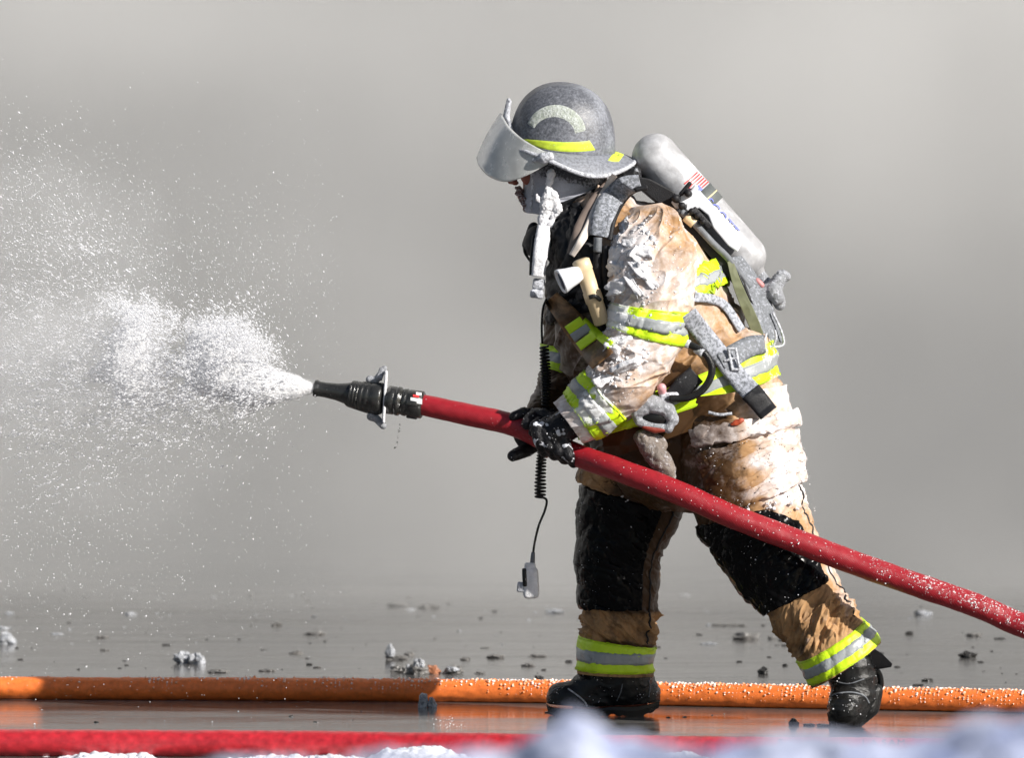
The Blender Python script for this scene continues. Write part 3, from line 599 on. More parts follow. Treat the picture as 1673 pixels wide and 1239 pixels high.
# ------------------------------------------------------------------ boots
def boot(shaft, foot, extra, sole_fn, loop, floor=None):
    bm = bmesh.new()
    for pts, rr in (shaft, foot, *extra): chain(bm, pts, rr, 20)
    me = remesh(bm, .004, 5, .6); displace(me, lambda V: .0022*folds(V*26., 3)+.003*creases(V*[16., 16, 30]))
    if floor: V = verts(me); V[:, 2] = np.maximum(V[:, 2], floor(V[:, 0])); me.vertices.foreach_set('co', V.ravel()); me.update()
    o = obj('boot', me, MAT['boot'], person)
    sole_fn(o); return o
BY = .10
def sole_f(o):
    b = bmesh.new(); Z = lambda px, py: np.array(P(px, py, BY))
    top = [(892, 1150), (905, 1155), (960, 1158), (1000, 1154), (1040, 1154), (1078, 1147)]; bot = [(896, 1166), (912, 1173), (965, 1174), (1000, 1168), (1040, 1173), (1076, 1160)]
    T_, B_ = crom(np.array(top, float), 40), crom(np.array(bot, float), 40); rows = []
    for i, (t, q) in enumerate(zip(T_, B_)):
        u = i/39; wd = .053*(1-.35*abs(2*u-.55)**2.5)*(min(1, .45+u*6))*(min(1, .5+(1-u)*6)); tr = .004*((i//2) % 2)
        c0, c1 = P(*t, BY), P(*q, BY); ring = []
        for a, sgn in ((0, -1), (.35, -1.06), (1, -1), (1, 1), (.35, 1.06), (0, 1)):
            p = c0+(c1-c0)*a+np.array([0, sgn*wd, tr*(a == 1)]); ring.append(b.verts.new(p))
        rows.append(ring)
    for r0, r1 in zip(rows, rows[1:]):
        for k in range(6): b.faces.new((r0[k], r0[(k+1) % 6], r1[(k+1) % 6], r1[k]))
    b.faces.new(rows[0][::-1]); b.faces.new(rows[-1]); obj('sole', mesh_bm('sole', b, False), MAT['boot'], o)
boot(([Q(1012, 1088, BY), Q(1022, 1118, BY), Q(1040, 1138, BY)], [.088, .082, .062]),
     ([Q(1045, 1136, BY), Q(1000, 1136, BY), Q(955, 1141, BY), Q(918, 1142, BY)], [.058, .052, .048, .044]),
     [([Q(988, 1112, BY), Q(945, 1136, BY)], [.06, .045])], sole_f, None, lambda x: np.interp(x, [P(892, 1150, BY)[0], P(960, 1150, BY)[0], P(1078, 1150, BY)[0]], [P(892, 1150, BY)[2], P(960, 1155, BY)[2], P(1078, 1147, BY)[2]]))
bt_ = [o for o in bpy.data.objects if o.name.startswith('boot')]
def seam(o, pts, r=.0022, m='hwhite'):
    tg = [tree(o)]; A = crom(np.array(pts, float), 30); W = []
    for p in A:
        l, nn = hit(*p[:2], tg)
        if l is not None: W.append(np.array(l)+np.array([0, -.0008, 0]))
    if len(W) > 4: pipe('boot_seam', W, r, MAT[m], o, 6)
seam(bt_[0], [(928, 1126), (942, 1136), (954, 1146), (959, 1154)]); seam(bt_[0], [(1017, 1118), (1014, 1132), (1008, 1146)], .0016, 'grey'); seam(bt_[0], [(1060, 1112), (1062, 1126), (1060, 1140)], .0016, 'grey'); seam(bt_[0], [(898, 1136), (905, 1128), (915, 1124)], .0016, 'grey')
NYB = -.33
def sole_n(o):
    b = bmesh.new(); chain(b, [Q(1430, 1130, NYB-.01), Q(1420, 1155, NYB-.01), Q(1390, 1178, NYB), Q(1368, 1184, NYB)], [.022, .03, .032, .024], 16)
    obj('sole', remesh(b, .004, 3), MAT['boot'], o)
    pipe('pull_loop', [Q(1418, 1092, NYB), Q(1434, 1100, NYB+.01), Q(1438, 1120, NYB+.01), Q(1428, 1134, NYB)], .010, MAT['boot'], o, 10, 30)
boot(([Q(1388, 1085, NYB), Q(1394, 1112, NYB), Q(1396, 1136, NYB)], [.068, .066, .060]),
     ([Q(1396, 1136, NYB), Q(1386, 1156, NYB-.02), Q(1372, 1170, NYB-.05)], [.066, .058, .034]),
     [([Q(1384, 1150, NYB-.04), Q(1380, 1158, NYB-.06)], [.052, .045]), ([Q(1405, 1140, NYB), Q(1410, 1150, NYB)], [.05, .042])], sole_n, None)
bt_ = [o for o in bpy.data.objects if o.name.startswith('boot') and 'seam' not in o.name][-1]
seam(bt_, [(1353, 1140), (1368, 1134), (1392, 1132), (1412, 1138), (1420, 1150)], .0024, 'grey'); seam(bt_, [(1358, 1112), (1385, 1118), (1412, 1110)], .0018, 'grey')
strap('hem_flap', [(1420, 1075), (1438, 1082), (1457, 1088)], (34, 26, 6), MAT['black'], trous, y=(-.36, -.34, -.33), off=0, th=.006)
# ------------------------------------------------------------------ helmet
hel = thing('helmet', 'frosted grey fire helmet with clear visor worn by the firefighter', 'helmet', P(917, 242, HY))
ha = R(6.5); ex = np.array([math.cos(ha), 0, -math.sin(ha)]); ez0 = np.array([math.sin(ha), 0, math.cos(ha)]); rl = R(9); ey = np.array([0, math.cos(rl), 0])+ez0*math.sin(rl); ez = ez0*math.cos(rl)-np.array([0, math.sin(rl), 0]); HC = P(918, 240, HY)
na = 240; al = np.linspace(0, 2*math.pi, na, endpoint=False)                     # 0 = front
def base(al, grow=0.0): return -np.cos(al)*(.1445+grow)*(1+.0*np.cos(al)), np.sin(al)*(.124+grow)
rows = []
for e in np.linspace(0, math.pi/2*.995, 90):
    ce, se = math.cos(e)**.86, math.sin(e)**.93; x, y = base(al); lift = .173*se
    rows.append(HC+ex*((x*ce)[:, None])+ey*((y*ce)[:, None])+ez*lift-ex*.006*se)
G = np.array(rows); Nn = gnormals(G); 
if (Nn*(G-HC)).sum() < 0: Nn = -Nn
crown = np.exp(-((G-HC)[..., 1]/.012)**2)*.003+np.exp(-(((G-HC)[..., 1]-.055)/.008)**2)*.0022+np.exp(-(((G-HC)[..., 1]+.055)/.008)**2)*.0022
G = G+Nn*(crown*sstep(.05, .12, (G-HC)@ez)+.0004*fbm(G*90, 2))[..., None]
hi = np.clip(-.05+.40*sstep(.2, .8, fbm(G*9, 2)+.5)*sstep(-.03, .07, (G-HC)@ex)+.2*sstep(.12, .0, (G-HC)@ez), 0, 1)
shell = obj('shell', grid_mesh('shell', G, attrs={'ice': hi}), MAT['helmet'], hel)
back_ = .5-.5*np.cos(al); side_ = np.abs(np.sin(al)); wb = .010+.044*back_**2+.016*side_; db = .004+.030*side_**1.2*(.3+.7*back_)+.006*back_+.016*np.clip(-np.cos(al)*-1, 0, 1)*0
db = .002+.040*np.exp(-((al-2.05)/.62)**2)+.040*np.exp(-((al-(2*math.pi-2.05))/.62)**2)+.008*back_**3
bx_, by_ = base(al); out = np.stack([-np.cos(al), np.sin(al)], -1); prof = []
for t in np.linspace(0, 1, 14): prof.append((t, 0))
for t in np.linspace(1, .1, 10): prof.append((t, -.006))
rows = []
for t, dz in prof:
    rows.append(HC+ex*(bx_-.001+out[:, 0]*wb*t)[:, None]+ey*(by_+out[:, 1]*wb*t)[:, None]+ez*(.002-db*t**1.4+dz)[:, None])
obj('brim', grid_mesh('brim', np.array(rows), caps=False, attrs={'ice': np.full((len(rows), na), .25)}), MAT['helmet'], hel)
rim = HC+ex*(bx_+out[:, 0]*wb)[:, None]+ey*(by_+out[:, 1]*wb)[:, None]+ez*(-db-.002)[:, None]
rim = np.vstack([rim, rim[:3]]); obj('brim_edge', grid_mesh('brim_edge', pipe_grid(rim, .0062, 10)), MAT['hwhite'], hel)
b = bmesh.new(); ellip(b, HC+ez*.0, (.138, .117, .02)); obj('liner', mesh_bm('liner', b), MAT['black'], hel)
ht = [tree(shell), tree(bpy.data.objects['brim'])]
def decal(name, A, B, m, parent, tg, off=.0012, n=40, k=8, flat=False):
    A, B = crom(np.array(A, float), n), crom(np.array(B, float), n); G = np.zeros((n, k, 3)); last = None
    for i in range(n):
        for j in range(k):
            p = A[i]+(B[i]-A[i])*j/(k-1); l, nn = hit(*p[:2], tg)
            if l is None: q = P(*p[:2], last if last is not None else 0)
            else: last = l.y; q = np.array(l)+(np.array([0, -1.0, 0]) if flat else np.array(nn if nn.y < .2 else -nn))*off*(0 if i in (0, n-1) or j in (0, k-1) else 1)
            G[i, j] = q
    return obj(name, grid_mesh(name, G, closed=False, attrs={'ice': np.full((n, k), .15)}), m, parent)
MAT['crescent'] = frost_mat('pale_crescent', (.40, .44, .38), .5, (.6, .64, .62), .5, 130, .1)
MAT['hlime'] = frost_mat('helmet_lime', (.56, .70, .05), .5, (.62, .72, .42), .35, 140, .08, bump=.2)
th_ = np.linspace(R(158), R(8), 12)
decal('crescent_marking', [(908+50*math.cos(t), 220-49*math.sin(t)*1.0) for t in th_], [(905+35*math.cos(t), 222-31*math.sin(t)) for t in th_], MAT['crescent'], hel, ht, n=60)
decal('lime_marking', [(842, 226), (880, 229), (920, 232), (955, 231), (963, 229)], [(853, 231), (888, 243), (925, 248), (960, 247), (973, 245)], MAT['hlime'], hel, ht)
stk = decal('rear_sticker', [(1004, 247), (1013, 249), (1020, 252)], [(993, 262), (1002, 264), (1011, 264)], MAT['hlime'], hel, ht[1:], .003, 16, 16, True)
def text(body, c, size, xdir, ydir, m, name, parent, ext=.0004):
    cu = bpy.data.curves.new(name, 'FONT'); cu.body = body; cu.size = size; cu.extrude = ext; cu.align_x = 'CENTER'; cu.align_y = 'CENTER'
    o = bpy.data.objects.new(name, cu); sc.collection.objects.link(o); dg = bpy.context.evaluated_depsgraph_get(); dg.update()
    me = bpy.data.meshes.new_from_object(o.evaluated_get(dg)); bpy.data.objects.remove(o)
    x = Vector(xdir).normalized(); z = x.cross(Vector(ydir)).normalized(); y = z.cross(x)
    me.transform(Matrix.Translation(Vector(c))@Matrix((x, y, z)).transposed().to_4x4()); me.materials.clear()
    return obj(name, me, m, parent)
MAT['ink'] = plain('black_ink', (.015, .015, .02), .6); MAT['blue'] = plain('blue_ink', (.05, .08, .42), .5); MAT['red'] = plain('red_ink', (.7, .05, .05), .5)
l, nn = hit(1010, 254, [tree(stk)])
text('Bic', (Vector(l)+Vector((0, -.002, 0))), .010, Vector((.45, 0, .85)), Vector((-.85, 0, .45)), MAT['ink'], 'sticker_lettering', hel)
# visor: curved sheet from the near pivot round the front to the far pivot
def visor():
    tp = crom(np.array([(897, 251, -.140), (872, 238, -.130), (850, 224, -.108), (830, 205, -.070), (820, 188, -.030), (817, 184, 0)], float), 40)
    bt = crom(np.array([(895, 268, -.140), (862, 286, -.130), (827, 297, -.104), (800, 289, -.070), (783, 272, -.034), (778, 258, 0)], float), 40)
    def full(a): m = a[::-1][1:].copy(); m[:, 2] *= -1; return np.vstack([a, m])
    tp, bt = full(tp), full(bt); k = 22; n = len(tp); F_ = np.zeros((n, k, 3))
    for i in range(n):
        for j in range(k):
            t = j/(k-1); p = tp[i]+(bt[i]-tp[i])*t; bul = math.sin(t*math.pi)*4*math.sin(i/(n-1)*math.pi)
            F_[i, j] = P(p[0]-bul, p[1]+bul*.2, HY+p[2]*1.0)
    Nn = gnormals(F_, False); 
    if (Nn*(F_-HC)).sum() < 0: Nn = -Nn
    B_ = F_-Nn*.003; Lp = np.concatenate([F_, B_[:, ::-1]], 1); return grid_mesh('visor', Lp)
s = NT('frosted_visor'); n1 = s.noise(25, 5); n2 = s.noise(220, 3)
s.set(Base_Color=s.mix(s.mapr(n1, .35, .65, 0, 1), (.56, .57, .56), (.74, .75, .74)), Roughness=s.mapr(n1, .3, .7, .12, .35), Transmission_Weight=.35, IOR=1.3, Normal=s.bump(n2, .15, .001), Coat_Weight=.5)
vis = obj('visor', visor(), s.m, hel)
b = bmesh.new(); capsule(b, Q(889, 258, HY-.145), .017, Q(897, 256, HY-.15), .014, 16); capsule(b, Q(872, 262, HY-.136), .006, Q(893, 257, HY-.146), .010, 12)
me = remesh(b, .0025, 2); displace(me, lambda V: .0012*fbm(V*120., 2)); obj('visor_pivot', me, MAT['hwhite'], hel)
b = bmesh.new(); chain(b, [Q(831, 163, HY), Q(826, 190, HY), Q(838, 216, HY)], [.006, .008, .006], 10); chain(b, [Q(833, 166, HY-.02), Q(828, 190, HY-.035), Q(836, 214, HY-.05)], [.006, .008, .006], 10)
chain(b, [Q(833, 166, HY+.02), Q(828, 190, HY+.035)], [.006, .008], 10)
me = remesh(b, .003, 2); obj('front_bracket', me, MAT['hwhite'], hel)
# rime covered chin strap hanging beside the jaw
cs = bmesh.new(); rg = np.random.default_rng(5)
def rime(bm, pts, r, jit=.9, step=2.2, y=HY-.11):
    A = crom(np.array([(p[0], p[1], 0) for p in pts], float), max(4, int(sum(math.hypot(b_[0]-a_[0], b_[1]-a_[1]) for a_, b_ in zip(pts, pts[1:]))/step)))
    for i, p in enumerate(A):
        rr = 1.1*(r if not hasattr(r, '__len__') else np.interp(i/(len(A)-1), np.linspace(0, 1, len(r)), r))*(1+jit*rg.normal()*.6)
        ellip(bm, Q(p[0]+rg.normal()*.8, p[1], y+rg.normal()*.002), (abs(rr), abs(rr)*.8, abs(rr)*1.1), None, 8)
rime(cs, [(901, 278), (898, 295), (895, 312), (893, 335)], (.006, .008, .010, .012))
rime(cs, [(896, 300), (905, 322), (911, 342), (908, 352)], (.005, .006, .007, .006)); rime(cs, [(876, 318), (883, 332), (893, 346)], (.005, .005, .006))
rime(cs, [(893, 335), (888, 352), (886, 372)], (.008, .007, .009)); rime(cs, [(901, 345), (902, 362), (893, 380)], (.005, .006, .006))
me = remesh(cs, .0025, 1); displace(me, lambda V: .0035*fbm(V*170., 3)); tag(obj('chin_strap', me, MAT['ice'], hel), 'chin strap thick with white rime')
st = strap('strap_tail', [(888, 368), (886, 395), (882, 425), (879, 452)], (20, 26, 24, 22), MAT['ice'], hel, y=(HY-.12, HY-.15, HY-.17, HY-.17), off=0, th=.012, n=60)
displace(st.data, lambda V: .002*fbm(V*120., 3)+.001*noise(V*300.))
strap('strap_tail', [(873, 385), (870, 420), (869, 450)], (7, 9, 9), MAT['black'], hel, y=(HY-.11, HY-.14, HY-.15), off=0, th=.012)
b = bmesh.new(); box(b, Q(880, 464, HY-.16), (.032, .02, .028), Matrix.Rotation(R(8), 3, 'Y'), .004); box(b, Q(877, 481, HY-.16), (.036, .022, .022), Matrix.Rotation(R(8), 3, 'Y'), .005)
me = remesh(b, .002, 1); displace(me, lambda V: .001*fbm(V*120., 2)); obj('strap_buckle', me, MAT['hwhite'], hel)

def specks(o, n, r0, r1, seed, parent, lim=None):
    me = o.data; V = verts(me); N = vnorm(me); rg = np.random.default_rng(seed); k = np.where((N[:, 1] < .1)&(N[:, 2] > -.6))[0]
    k = rg.choice(k, n); k = k[noise(V[k]*24.)+.35*rg.normal(size=n) > .0]
    tag(obj('frost', lump_mesh('frost', V[k]+N[k]*.0008, r0+(r1-r0)*rg.random(len(k))**3, seed, jit=.15), MAT['ice'], parent), kind='stuff')
for i_, o_ in enumerate([o for o in bpy.data.objects if o.name.split('.')[0] == 'boot']): specks(o_, 170, .0007, .0026, 70+i_, o_)
for i_, o_ in enumerate([o for o in bpy.data.objects if o.name.startswith('knee_pad')]): specks(o_, 90, .0006, .0026, 80+i_, trous)
for i_, o_ in enumerate([o for o in bpy.data.objects if o.name.startswith('glove')]): specks(o_, 120, .0007, .003, 90+i_, o_)
specks(shell, 500, .0005, .0016, 99, hel)
# ------------------------------------------------------------------ breathing apparatus
pack = thing('breathing_apparatus', 'frosted white air cylinder and harness on the back of the firefighter', 'air pack', P(1150, 560, YB))
MAT['tank'] = frost_mat('frosted_cylinder', (.30, .30, .31), .3, (.62, .63, .66), .46, 7, .14, .32, None, .15, base_var=.15)
ax0, ax1 = P(1046, 228, YB+.02), P(1238, 447, YB+.02); ax = (ax1-ax0); AL = np.linalg.norm(ax); ax = ax/AL; rT = .0635
pr = [(0, .012), (.002, .02)]+[(.062-.060*math.cos(t), rT*math.sin(t)**.8) for t in np.linspace(.35, math.pi/2, 12)]
pr += [(AL-.062+.060*math.sin(t), rT*math.cos(t)**.8) for t in np.linspace(0, 1.25, 12)]+[(AL+.012, .016), (AL+.03, .016)]
b = bmesh.new(); lathe(b, ax0, ax1, pr, 64); cyl = obj('cylinder', mesh_bm('cylinder', b), MAT['tank'], pack)
px_ = np.array([ax[2], 0, -ax[0]]); px_ = px_ if px_[0] > 0 else -px_                                 # in-plane, towards the back
def onaxis(t, r=0, y=0): return ax0+ax*t*AL+px_*r+np.array([0, y, 0])
ct = [tree(cyl)]
bmq = bmesh.new(); lathe(bmq, onaxis(.44), onaxis(.55), [(0, rT+.0005), (.0005, rT+.002), (.052, rT+.002), (.0525, rT+.0005)], 64); obj('cylinder_band', mesh_bm('cylinder_band', bmq), plain('dark_band', (.10, .11, .11), .6), cyl)
bmq = bmesh.new(); lathe(bmq, onaxis(.492), onaxis(.55), [(0, rT+.001), (.0003, rT+.0028), (.004, rT+.0028), (.0043, rT+.001)], 64); obj('band_line', mesh_bm('band_line', bmq), plain('tan_line', (.6, .5, .3), .6), cyl)
for i in range(6):                                                                                   # flag sticker stripes
    a0, a1 = onaxis(.345+i*.016), onaxis(.345+i*.016+.008); rr = rT+.0016
    G = np.array([[a+px_*rr*math.sin(q)+np.array([0, -rr*math.cos(q), 0]) for q in np.linspace(.15, 1.1+.05*i, 14)] for a in (a0, a1)])
    obj('flag_stripe', grid_mesh('flag_stripe', G, closed=False), MAT['red'], cyl)
G = np.array([[onaxis(t)+px_*(rT+.0017)*math.sin(q)+np.array([0, -(rT+.0017)*math.cos(q), 0]) for q in np.linspace(.1, .62, 10)] for t in (.405, .44)])
obj('flag_canton', grid_mesh('flag_canton', G, closed=False), MAT['blue'], cyl)
q = .42; c = onaxis(.625)+px_*(rT)*math.sin(q)+np.array([0, -(rT+.0012)*math.cos(q)-.0005, 0])
zz = px_*math.sin(q)+np.array([0, -math.cos(q), 0]); text('SCOTT', c+zz*.0015, .038, Vector(ax), Vector(px_*math.cos(q)+np.array([0, math.sin(q), 0])), MAT['blue'], 'lettering', cyl)
# bright cradle plate on the near side of the cylinder
def prism(name, poly, y0, y1, m, parent, bev=.002):
    b = bmesh.new(); A = [b.verts.new(P(x, y, y0)) for x, y in poly]; f = b.faces.new(A); r = bmesh.ops.extrude_face_region(b, geom=[f])
    d = y1-y0
    bmesh.ops.translate(b, verts=[v for v in r['geom'] if isinstance(v, bmesh.types.BMVert)], vec=(0, d, 0))
    if bev: bmesh.ops.bevel(b, geom=b.edges[:], offset=bev, segments=2, profile=.5, affect='EDGES')
    me = mesh_bm(name, b, False); return obj(name, me, m, parent)
prism('cradle_plate', [(1125, 322), (1142, 310), (1202, 376), (1212, 398), (1205, 412), (1190, 402), (1165, 372), (1157, 352), (1142, 340), (1118, 346)], -.185, -.15, MAT['whitep'], pack, .0035)
prism('cradle_plate', [(1096, 330), (1112, 318), (1128, 312), (1136, 300), (1142, 308), (1128, 326), (1112, 345), (1103, 340)], -.20, -.15, MAT['whitep'], pack, .004)
b = bmesh.new()
for x, y, r in ((1104, 324, .012), (1114, 336, .010), (1124, 316, .010), (1130, 345, .009), (1108, 346, .008), (1140, 352, .009), (1148, 362, .008)): capsule(b, Q(x, y, -.215), r, Q(x+3, y+2, -.18), r, 12)
box(b, Q(1120, 308, -.2), (.012, .02, .045), Matrix.Rotation(R(40), 3, 'Y'), .003); box(b, Q(1146, 356, -.19), (.018, .02, .07), Matrix.Rotation(R(-42), 3, 'Y'), .003)
me = remesh(b, .002, 1); set_attr(me, 'ice', np.full(len(me.vertices), .25)); obj('latch', me, MAT['black'], pack)
pipe('air_line', [Q(1112, 345, -.20), Q(1135, 366, -.20), Q(1165, 398, -.2), Q(1192, 425, -.19), Q(1225, 470, -.17)], .0095, MAT['grey'], pack, 12, 50)
pipe('air_line_sleeve', [Q(1120, 354, -.20), Q(1134, 366, -.202)], .0135, MAT['ivory'], pack, 14, 6)
# backplate and padded bag below
prism('backplate', [(1040, 288), (1062, 292), (1100, 312), (1130, 352), (1190, 425), (1215, 455), (1232, 500), (1205, 470), (1150, 408), (1090, 345), (1050, 312)], -.19, .02, MAT['black'], pack, .004)
def sheet(name, A, B, m, th=.012, n=60, k=16, wav=.006, ice=.3):
    A, B = crom(np.array(A, float), n), crom(np.array(B, float), n); t = np.linspace(0, 1, k)[None, :, None]; C = A[:, None]*(1-t)+B[:, None]*t
    G = np.array([[P(*c) for c in r] for r in C]); G[..., 1] += wav*folds(G*[16, 0, 16]+A[0, 0], 2)*1.0; Bk = G+np.array([0, th, 0])
    L_ = np.concatenate([G, Bk[:, ::-1]], 1); return obj(name, grid_mesh(name, L_, attrs={'ice': np.full(L_.shape[:2], ice)}), m, pack)
sheet('back_pad', [(1196, 420, -.19), (1212, 460, -.19), (1232, 510, -.19), (1252, 556, -.19)], [(1212, 418, -.15), (1240, 455, -.14), (1264, 505, -.13), (1279, 560, -.13)], MAT['grey'], .03, ice=.12)
sheet('pad_lining', [(1188, 428, -.2), (1200, 475, -.205), (1222, 530, -.2), (1240, 565, -.2)], [(1197, 424, -.195), (1214, 468, -.2), (1240, 525, -.2), (1252, 562, -.2)], plain('olive_lining', (.13, .14, .075), .7, var=.5, scale=30), .01)
pipe('pad_piping', [Q(1252, 545, -.2), Q(1250, 562, -.21), Q(1262, 566, -.2), Q(1268, 552, -.2), Q(1266, 540, -.19)], .0035, MAT['hwhite'], pack, 8, 40)
pipe('pad_piping', [Q(1262, 510, -.15), Q(1276, 540, -.15), Q(1280, 563, -.15), Q(1262, 568, -.17)], .0035, MAT['hwhite'], pack, 8, 40)
# valve at the foot of the cylinder
b = bmesh.new(); MAT['valve'] = frost_mat('frosted_valve', (.24, .25, .27), .4, (.60, .62, .68), .45, 90, .1)
chain(b, [Q(1240, 450, -.08), Q(1252, 468, -.09)], [.02, .022], 16); chain(b, [Q(1232, 462, -.12), Q(1250, 478, -.12)], [.013, .016], 16); chain(b, [Q(1250, 480, -.12), Q(1262, 474, -.12), Q(1272, 460, -.12), Q(1279, 450, -.12)], [.024, .024, .02, .016], 16)
chain(b, [Q(1276, 449, -.12), Q(1284, 452, -.12)], [.014, .014], 14); chain(b, [Q(1260, 482, -.12), Q(1272, 490, -.11), Q(1274, 498, -.11)], [.02, .019, .016], 16); chain(b, [Q(1264, 476, -.13), Q(1270, 487, -.13)], [.024, .02], 16)
me = remesh(b, .0022, 1); displace(me, lambda V: .0006*fbm(V*120., 2)); obj('valve', me, MAT['valve'], pack)
b = bmesh.new(); capsule(b, Q(1237, 459, -.14), .0085, Q(1244, 466, -.14), .0085, 14); obj('valve_cap', mesh_bm('valve_cap', b), plain('pinkish_cap', (.45, .20, .20), .5), pack)
b = bmesh.new(); lathe(b, Q(1268, 464, -.12), Q(1280, 447, -.12), [(0, .018), (.004, .021), (.008, .018), (.012, .021), (.016, .018), (.02, .020), (.024, .014)], 24); obj('hand_wheel', mesh_bm('hand_wheel', b), MAT['valve'], pack)
# harness
hs = tor.patch('harness_yoke', .045, .50, 96, 285, .010, MAT['black'], pack, 90, 140, .05, -.03, .0, .02)
TG.append(tree(hs)); TG.append(tree(hood))
strap('shoulder_strap', [(1046, 298), (1020, 305), (998, 328), (984, 358), (979, 386)], (26, 34, 38, 36, 30), MAT['grey'], pack, .014, .014, 80, 9, sm=13, ice=.2)
strap('shoulder_strap', [(1058, 306), (1035, 312), (1016, 332), (1002, 362), (996, 392)], (9, 9, 9, 9, 9), MAT['black'], pack, .012, .010, 60, 5, sm=11, ice=0)
strap('jacket_edge_strap', [(1004, 286), (992, 305), (974, 340), (956, 382), (934, 418)], (10, 12, 13, 14, 10), plain('pale_edge', (.70, .62, .56), .6), pack, .020, .006, 80, 5, sm=15)
strap('jacket_edge_strap', [(990, 300), (968, 332), (948, 372), (930, 415)], (8, 18, 20, 8), plain('brown_edge', (.17, .13, .11), .7), pack, .012, .006, 80, 5, sm=15)
pipe('hose_end', [Q(977, 388, -.36), Q(976, 412, -.36)], .011, MAT['grey'], pack, 14, 8)
for k_, (x0, w_) in enumerate(((978, .012), (990, .012), (1000, .010))): pipe('chest_hose', [Q(x0, 398+k_*4, -.345), Q(x0-2, 440, -.35), Q(x0+1, 490, -.35), Q(x0+6-4*k_, 545, -.34)], w_, MAT['black'], pack, 12, 50)
diag = strap('waist_strap', [(1124, 512), (1146, 542), (1178, 582), (1210, 622), (1238, 652)], (30, 32, 31, 34, 34), MAT['grey'], pack, .020, .007, 90, 7, sm=21, ice=.25)
strap('strap_end', [(1226, 640), (1240, 656), (1256, 676)], (36, 34, 33), MAT['black'], pack, .036, .006, 30, 7, sm=9, ice=.25)
strap('strap_end', [(1098, 648), (1118, 630), (1138, 612)], (26, 34, 32), MAT['black'], pack, .018, .006, 30, 7, sm=9, ice=.3)
strap('waist_belt', [(1178, 592), (1200, 580), (1226, 566), (1250, 562)], (34, 36, 34, 30), MAT['grey'], pack, .020, .012, 40, 7, sm=11, ice=.1)
b = bmesh.new(); l, nn = hit(1200, 585); yb = l.y-.045
for dx in (0, 12): chain(b, [Q(1190+dx, 570, yb), Q(1196+dx, 604, yb)], [.004, .004], 8)
chain(b, [Q(1190, 570, yb), Q(1202, 570, yb)], [.004, .004], 8); chain(b, [Q(1196, 604, yb), Q(1208, 604, yb)], [.004, .004], 8); chain(b, [Q(1184, 590, yb), Q(1205, 584, yb)], [.004, .004], 8)
obj('buckle', remesh(b, .0015, 0), MAT['hwhite'], pack)
strap('back_strap', [(1135, 485), (1160, 488), (1185, 500), (1212, 540)], (16, 15, 14, 14), MAT['grey'], pack, .012, .006, 40, 5, sm=9)
l, nn = hit(1135, 600); yl = l.y-.035
pipe('black_air_hose', [Q(1106, 557, yl+.01), Q(1132, 566, yl-.005), Q(1155, 582, yl-.01), Q(1163, 608, yl-.01), Q(1150, 635, yl-.01), Q(1125, 650, yl-.01), Q(1094, 652, yl-.01)], .0098, MAT['boot'], pack, 14, 70)
for a_, b_ in (((1112, 558), (1126, 563)), ((1137, 570), (1149, 578))): pipe('hose_ferrule', [Q(*a_, yl-.002), Q(*b_, yl-.012)], .0118, MAT['hwhite'], pack, 12, 4)
# regulator hanging at the hip
b = bmesh.new(); yr = -.38
chain(b, [Q(1040, 672, yr), Q(1062, 660, yr), Q(1088, 668, yr), Q(1100, 686, yr)], [.020, .027, .024, .016], 14); chain(b, [Q(1038, 674, yr), Q(1044, 690, yr), Q(1066, 697, yr), Q(1090, 700, yr)], [.012, .012, .012, .010], 14); chain(b, [Q(1099, 686, yr), Q(1092, 700, yr)], [.014, .014], 10)
me = remesh(b, .0025, 2); displace(me, lambda V: .0015*fbm(V*80., 2)); obj('regulator', me, MAT['valve'], pack)
b = bmesh.new(); ellip(b, Q(1072, 682, yr+.01), (.044, .024, .024)); obj('regulator_mouth', mesh_bm('regulator_mouth', b), MAT['boot'], pack)
b = bmesh.new(); chain(b, [Q(1052, 698, yr-.005), Q(1070, 703, yr-.005), Q(1084, 703, yr-.005)], [.006, .010, .006], 10); obj('regulator_ring', mesh_bm('regulator_ring', b), plain('dark_red_ring', (.20, .025, .012), .5), pack)
b = bmesh.new(); capsule(b, Q(1081, 634, yr-.01), .0125, Q(1082, 641, yr), .011, 16); obj('red_knob', mesh_bm('red_knob', b), plain('pink_knob', (.62, .32, .34), .5), pack)
b = bmesh.new(); chain(b, [Q(1082, 641, yr), Q(1083, 655, yr)], [.010, .010], 12); chain(b, [Q(1086, 648, yr), Q(1104, 646, yr)], [.011, .009], 12); obj('regulator_fitting', remesh(b, .002, 1), MAT['hwhite'], pack)
# mask hanging on the chest
b = bmesh.new(); ellip(b, Q(886, 396, HY-.03), (.052, .06, .05)); ellip(b, Q(874, 402, HY-.02), (.03, .05, .03)); chain(b, [Q(872, 372, HY), Q(858, 400, HY), Q(864, 412, HY)], [.016, .010, .010]); me = remesh(b, .003, 2); displace(me, lambda V: .003*folds(V*22., 2)); set_attr(me, 'ice', np.full(len(me.vertices), .06)); obj('face_mask', me, MAT['black'], pack)
pipe('mask_buckle', [Q(856, 402, HY-.03), Q(858, 414, HY-.03), Q(870, 430, HY-.03), Q(870, 418, HY-.03), Q(860, 404, HY-.03)], .0035, MAT['boot'], pack, 8, 30)
b = bmesh.new(); chain(b, [Q(1012, 288, YB), Q(1034, 282, YB), Q(1045, 296, YB)], [.02, .018, .014], 10); chain(b, [Q(1020, 290, -.17), Q(1040, 280, -.17), Q(1043, 300, -.17)], [.012, .014, .010], 10); me = remesh(b, .003, 1); displace(me, lambda V: .004*fbm(V*60., 3)); set_attr(me, 'ice', np.full(len(me.vertices), .35)); obj('neck_strap', me, MAT['black'], pack)
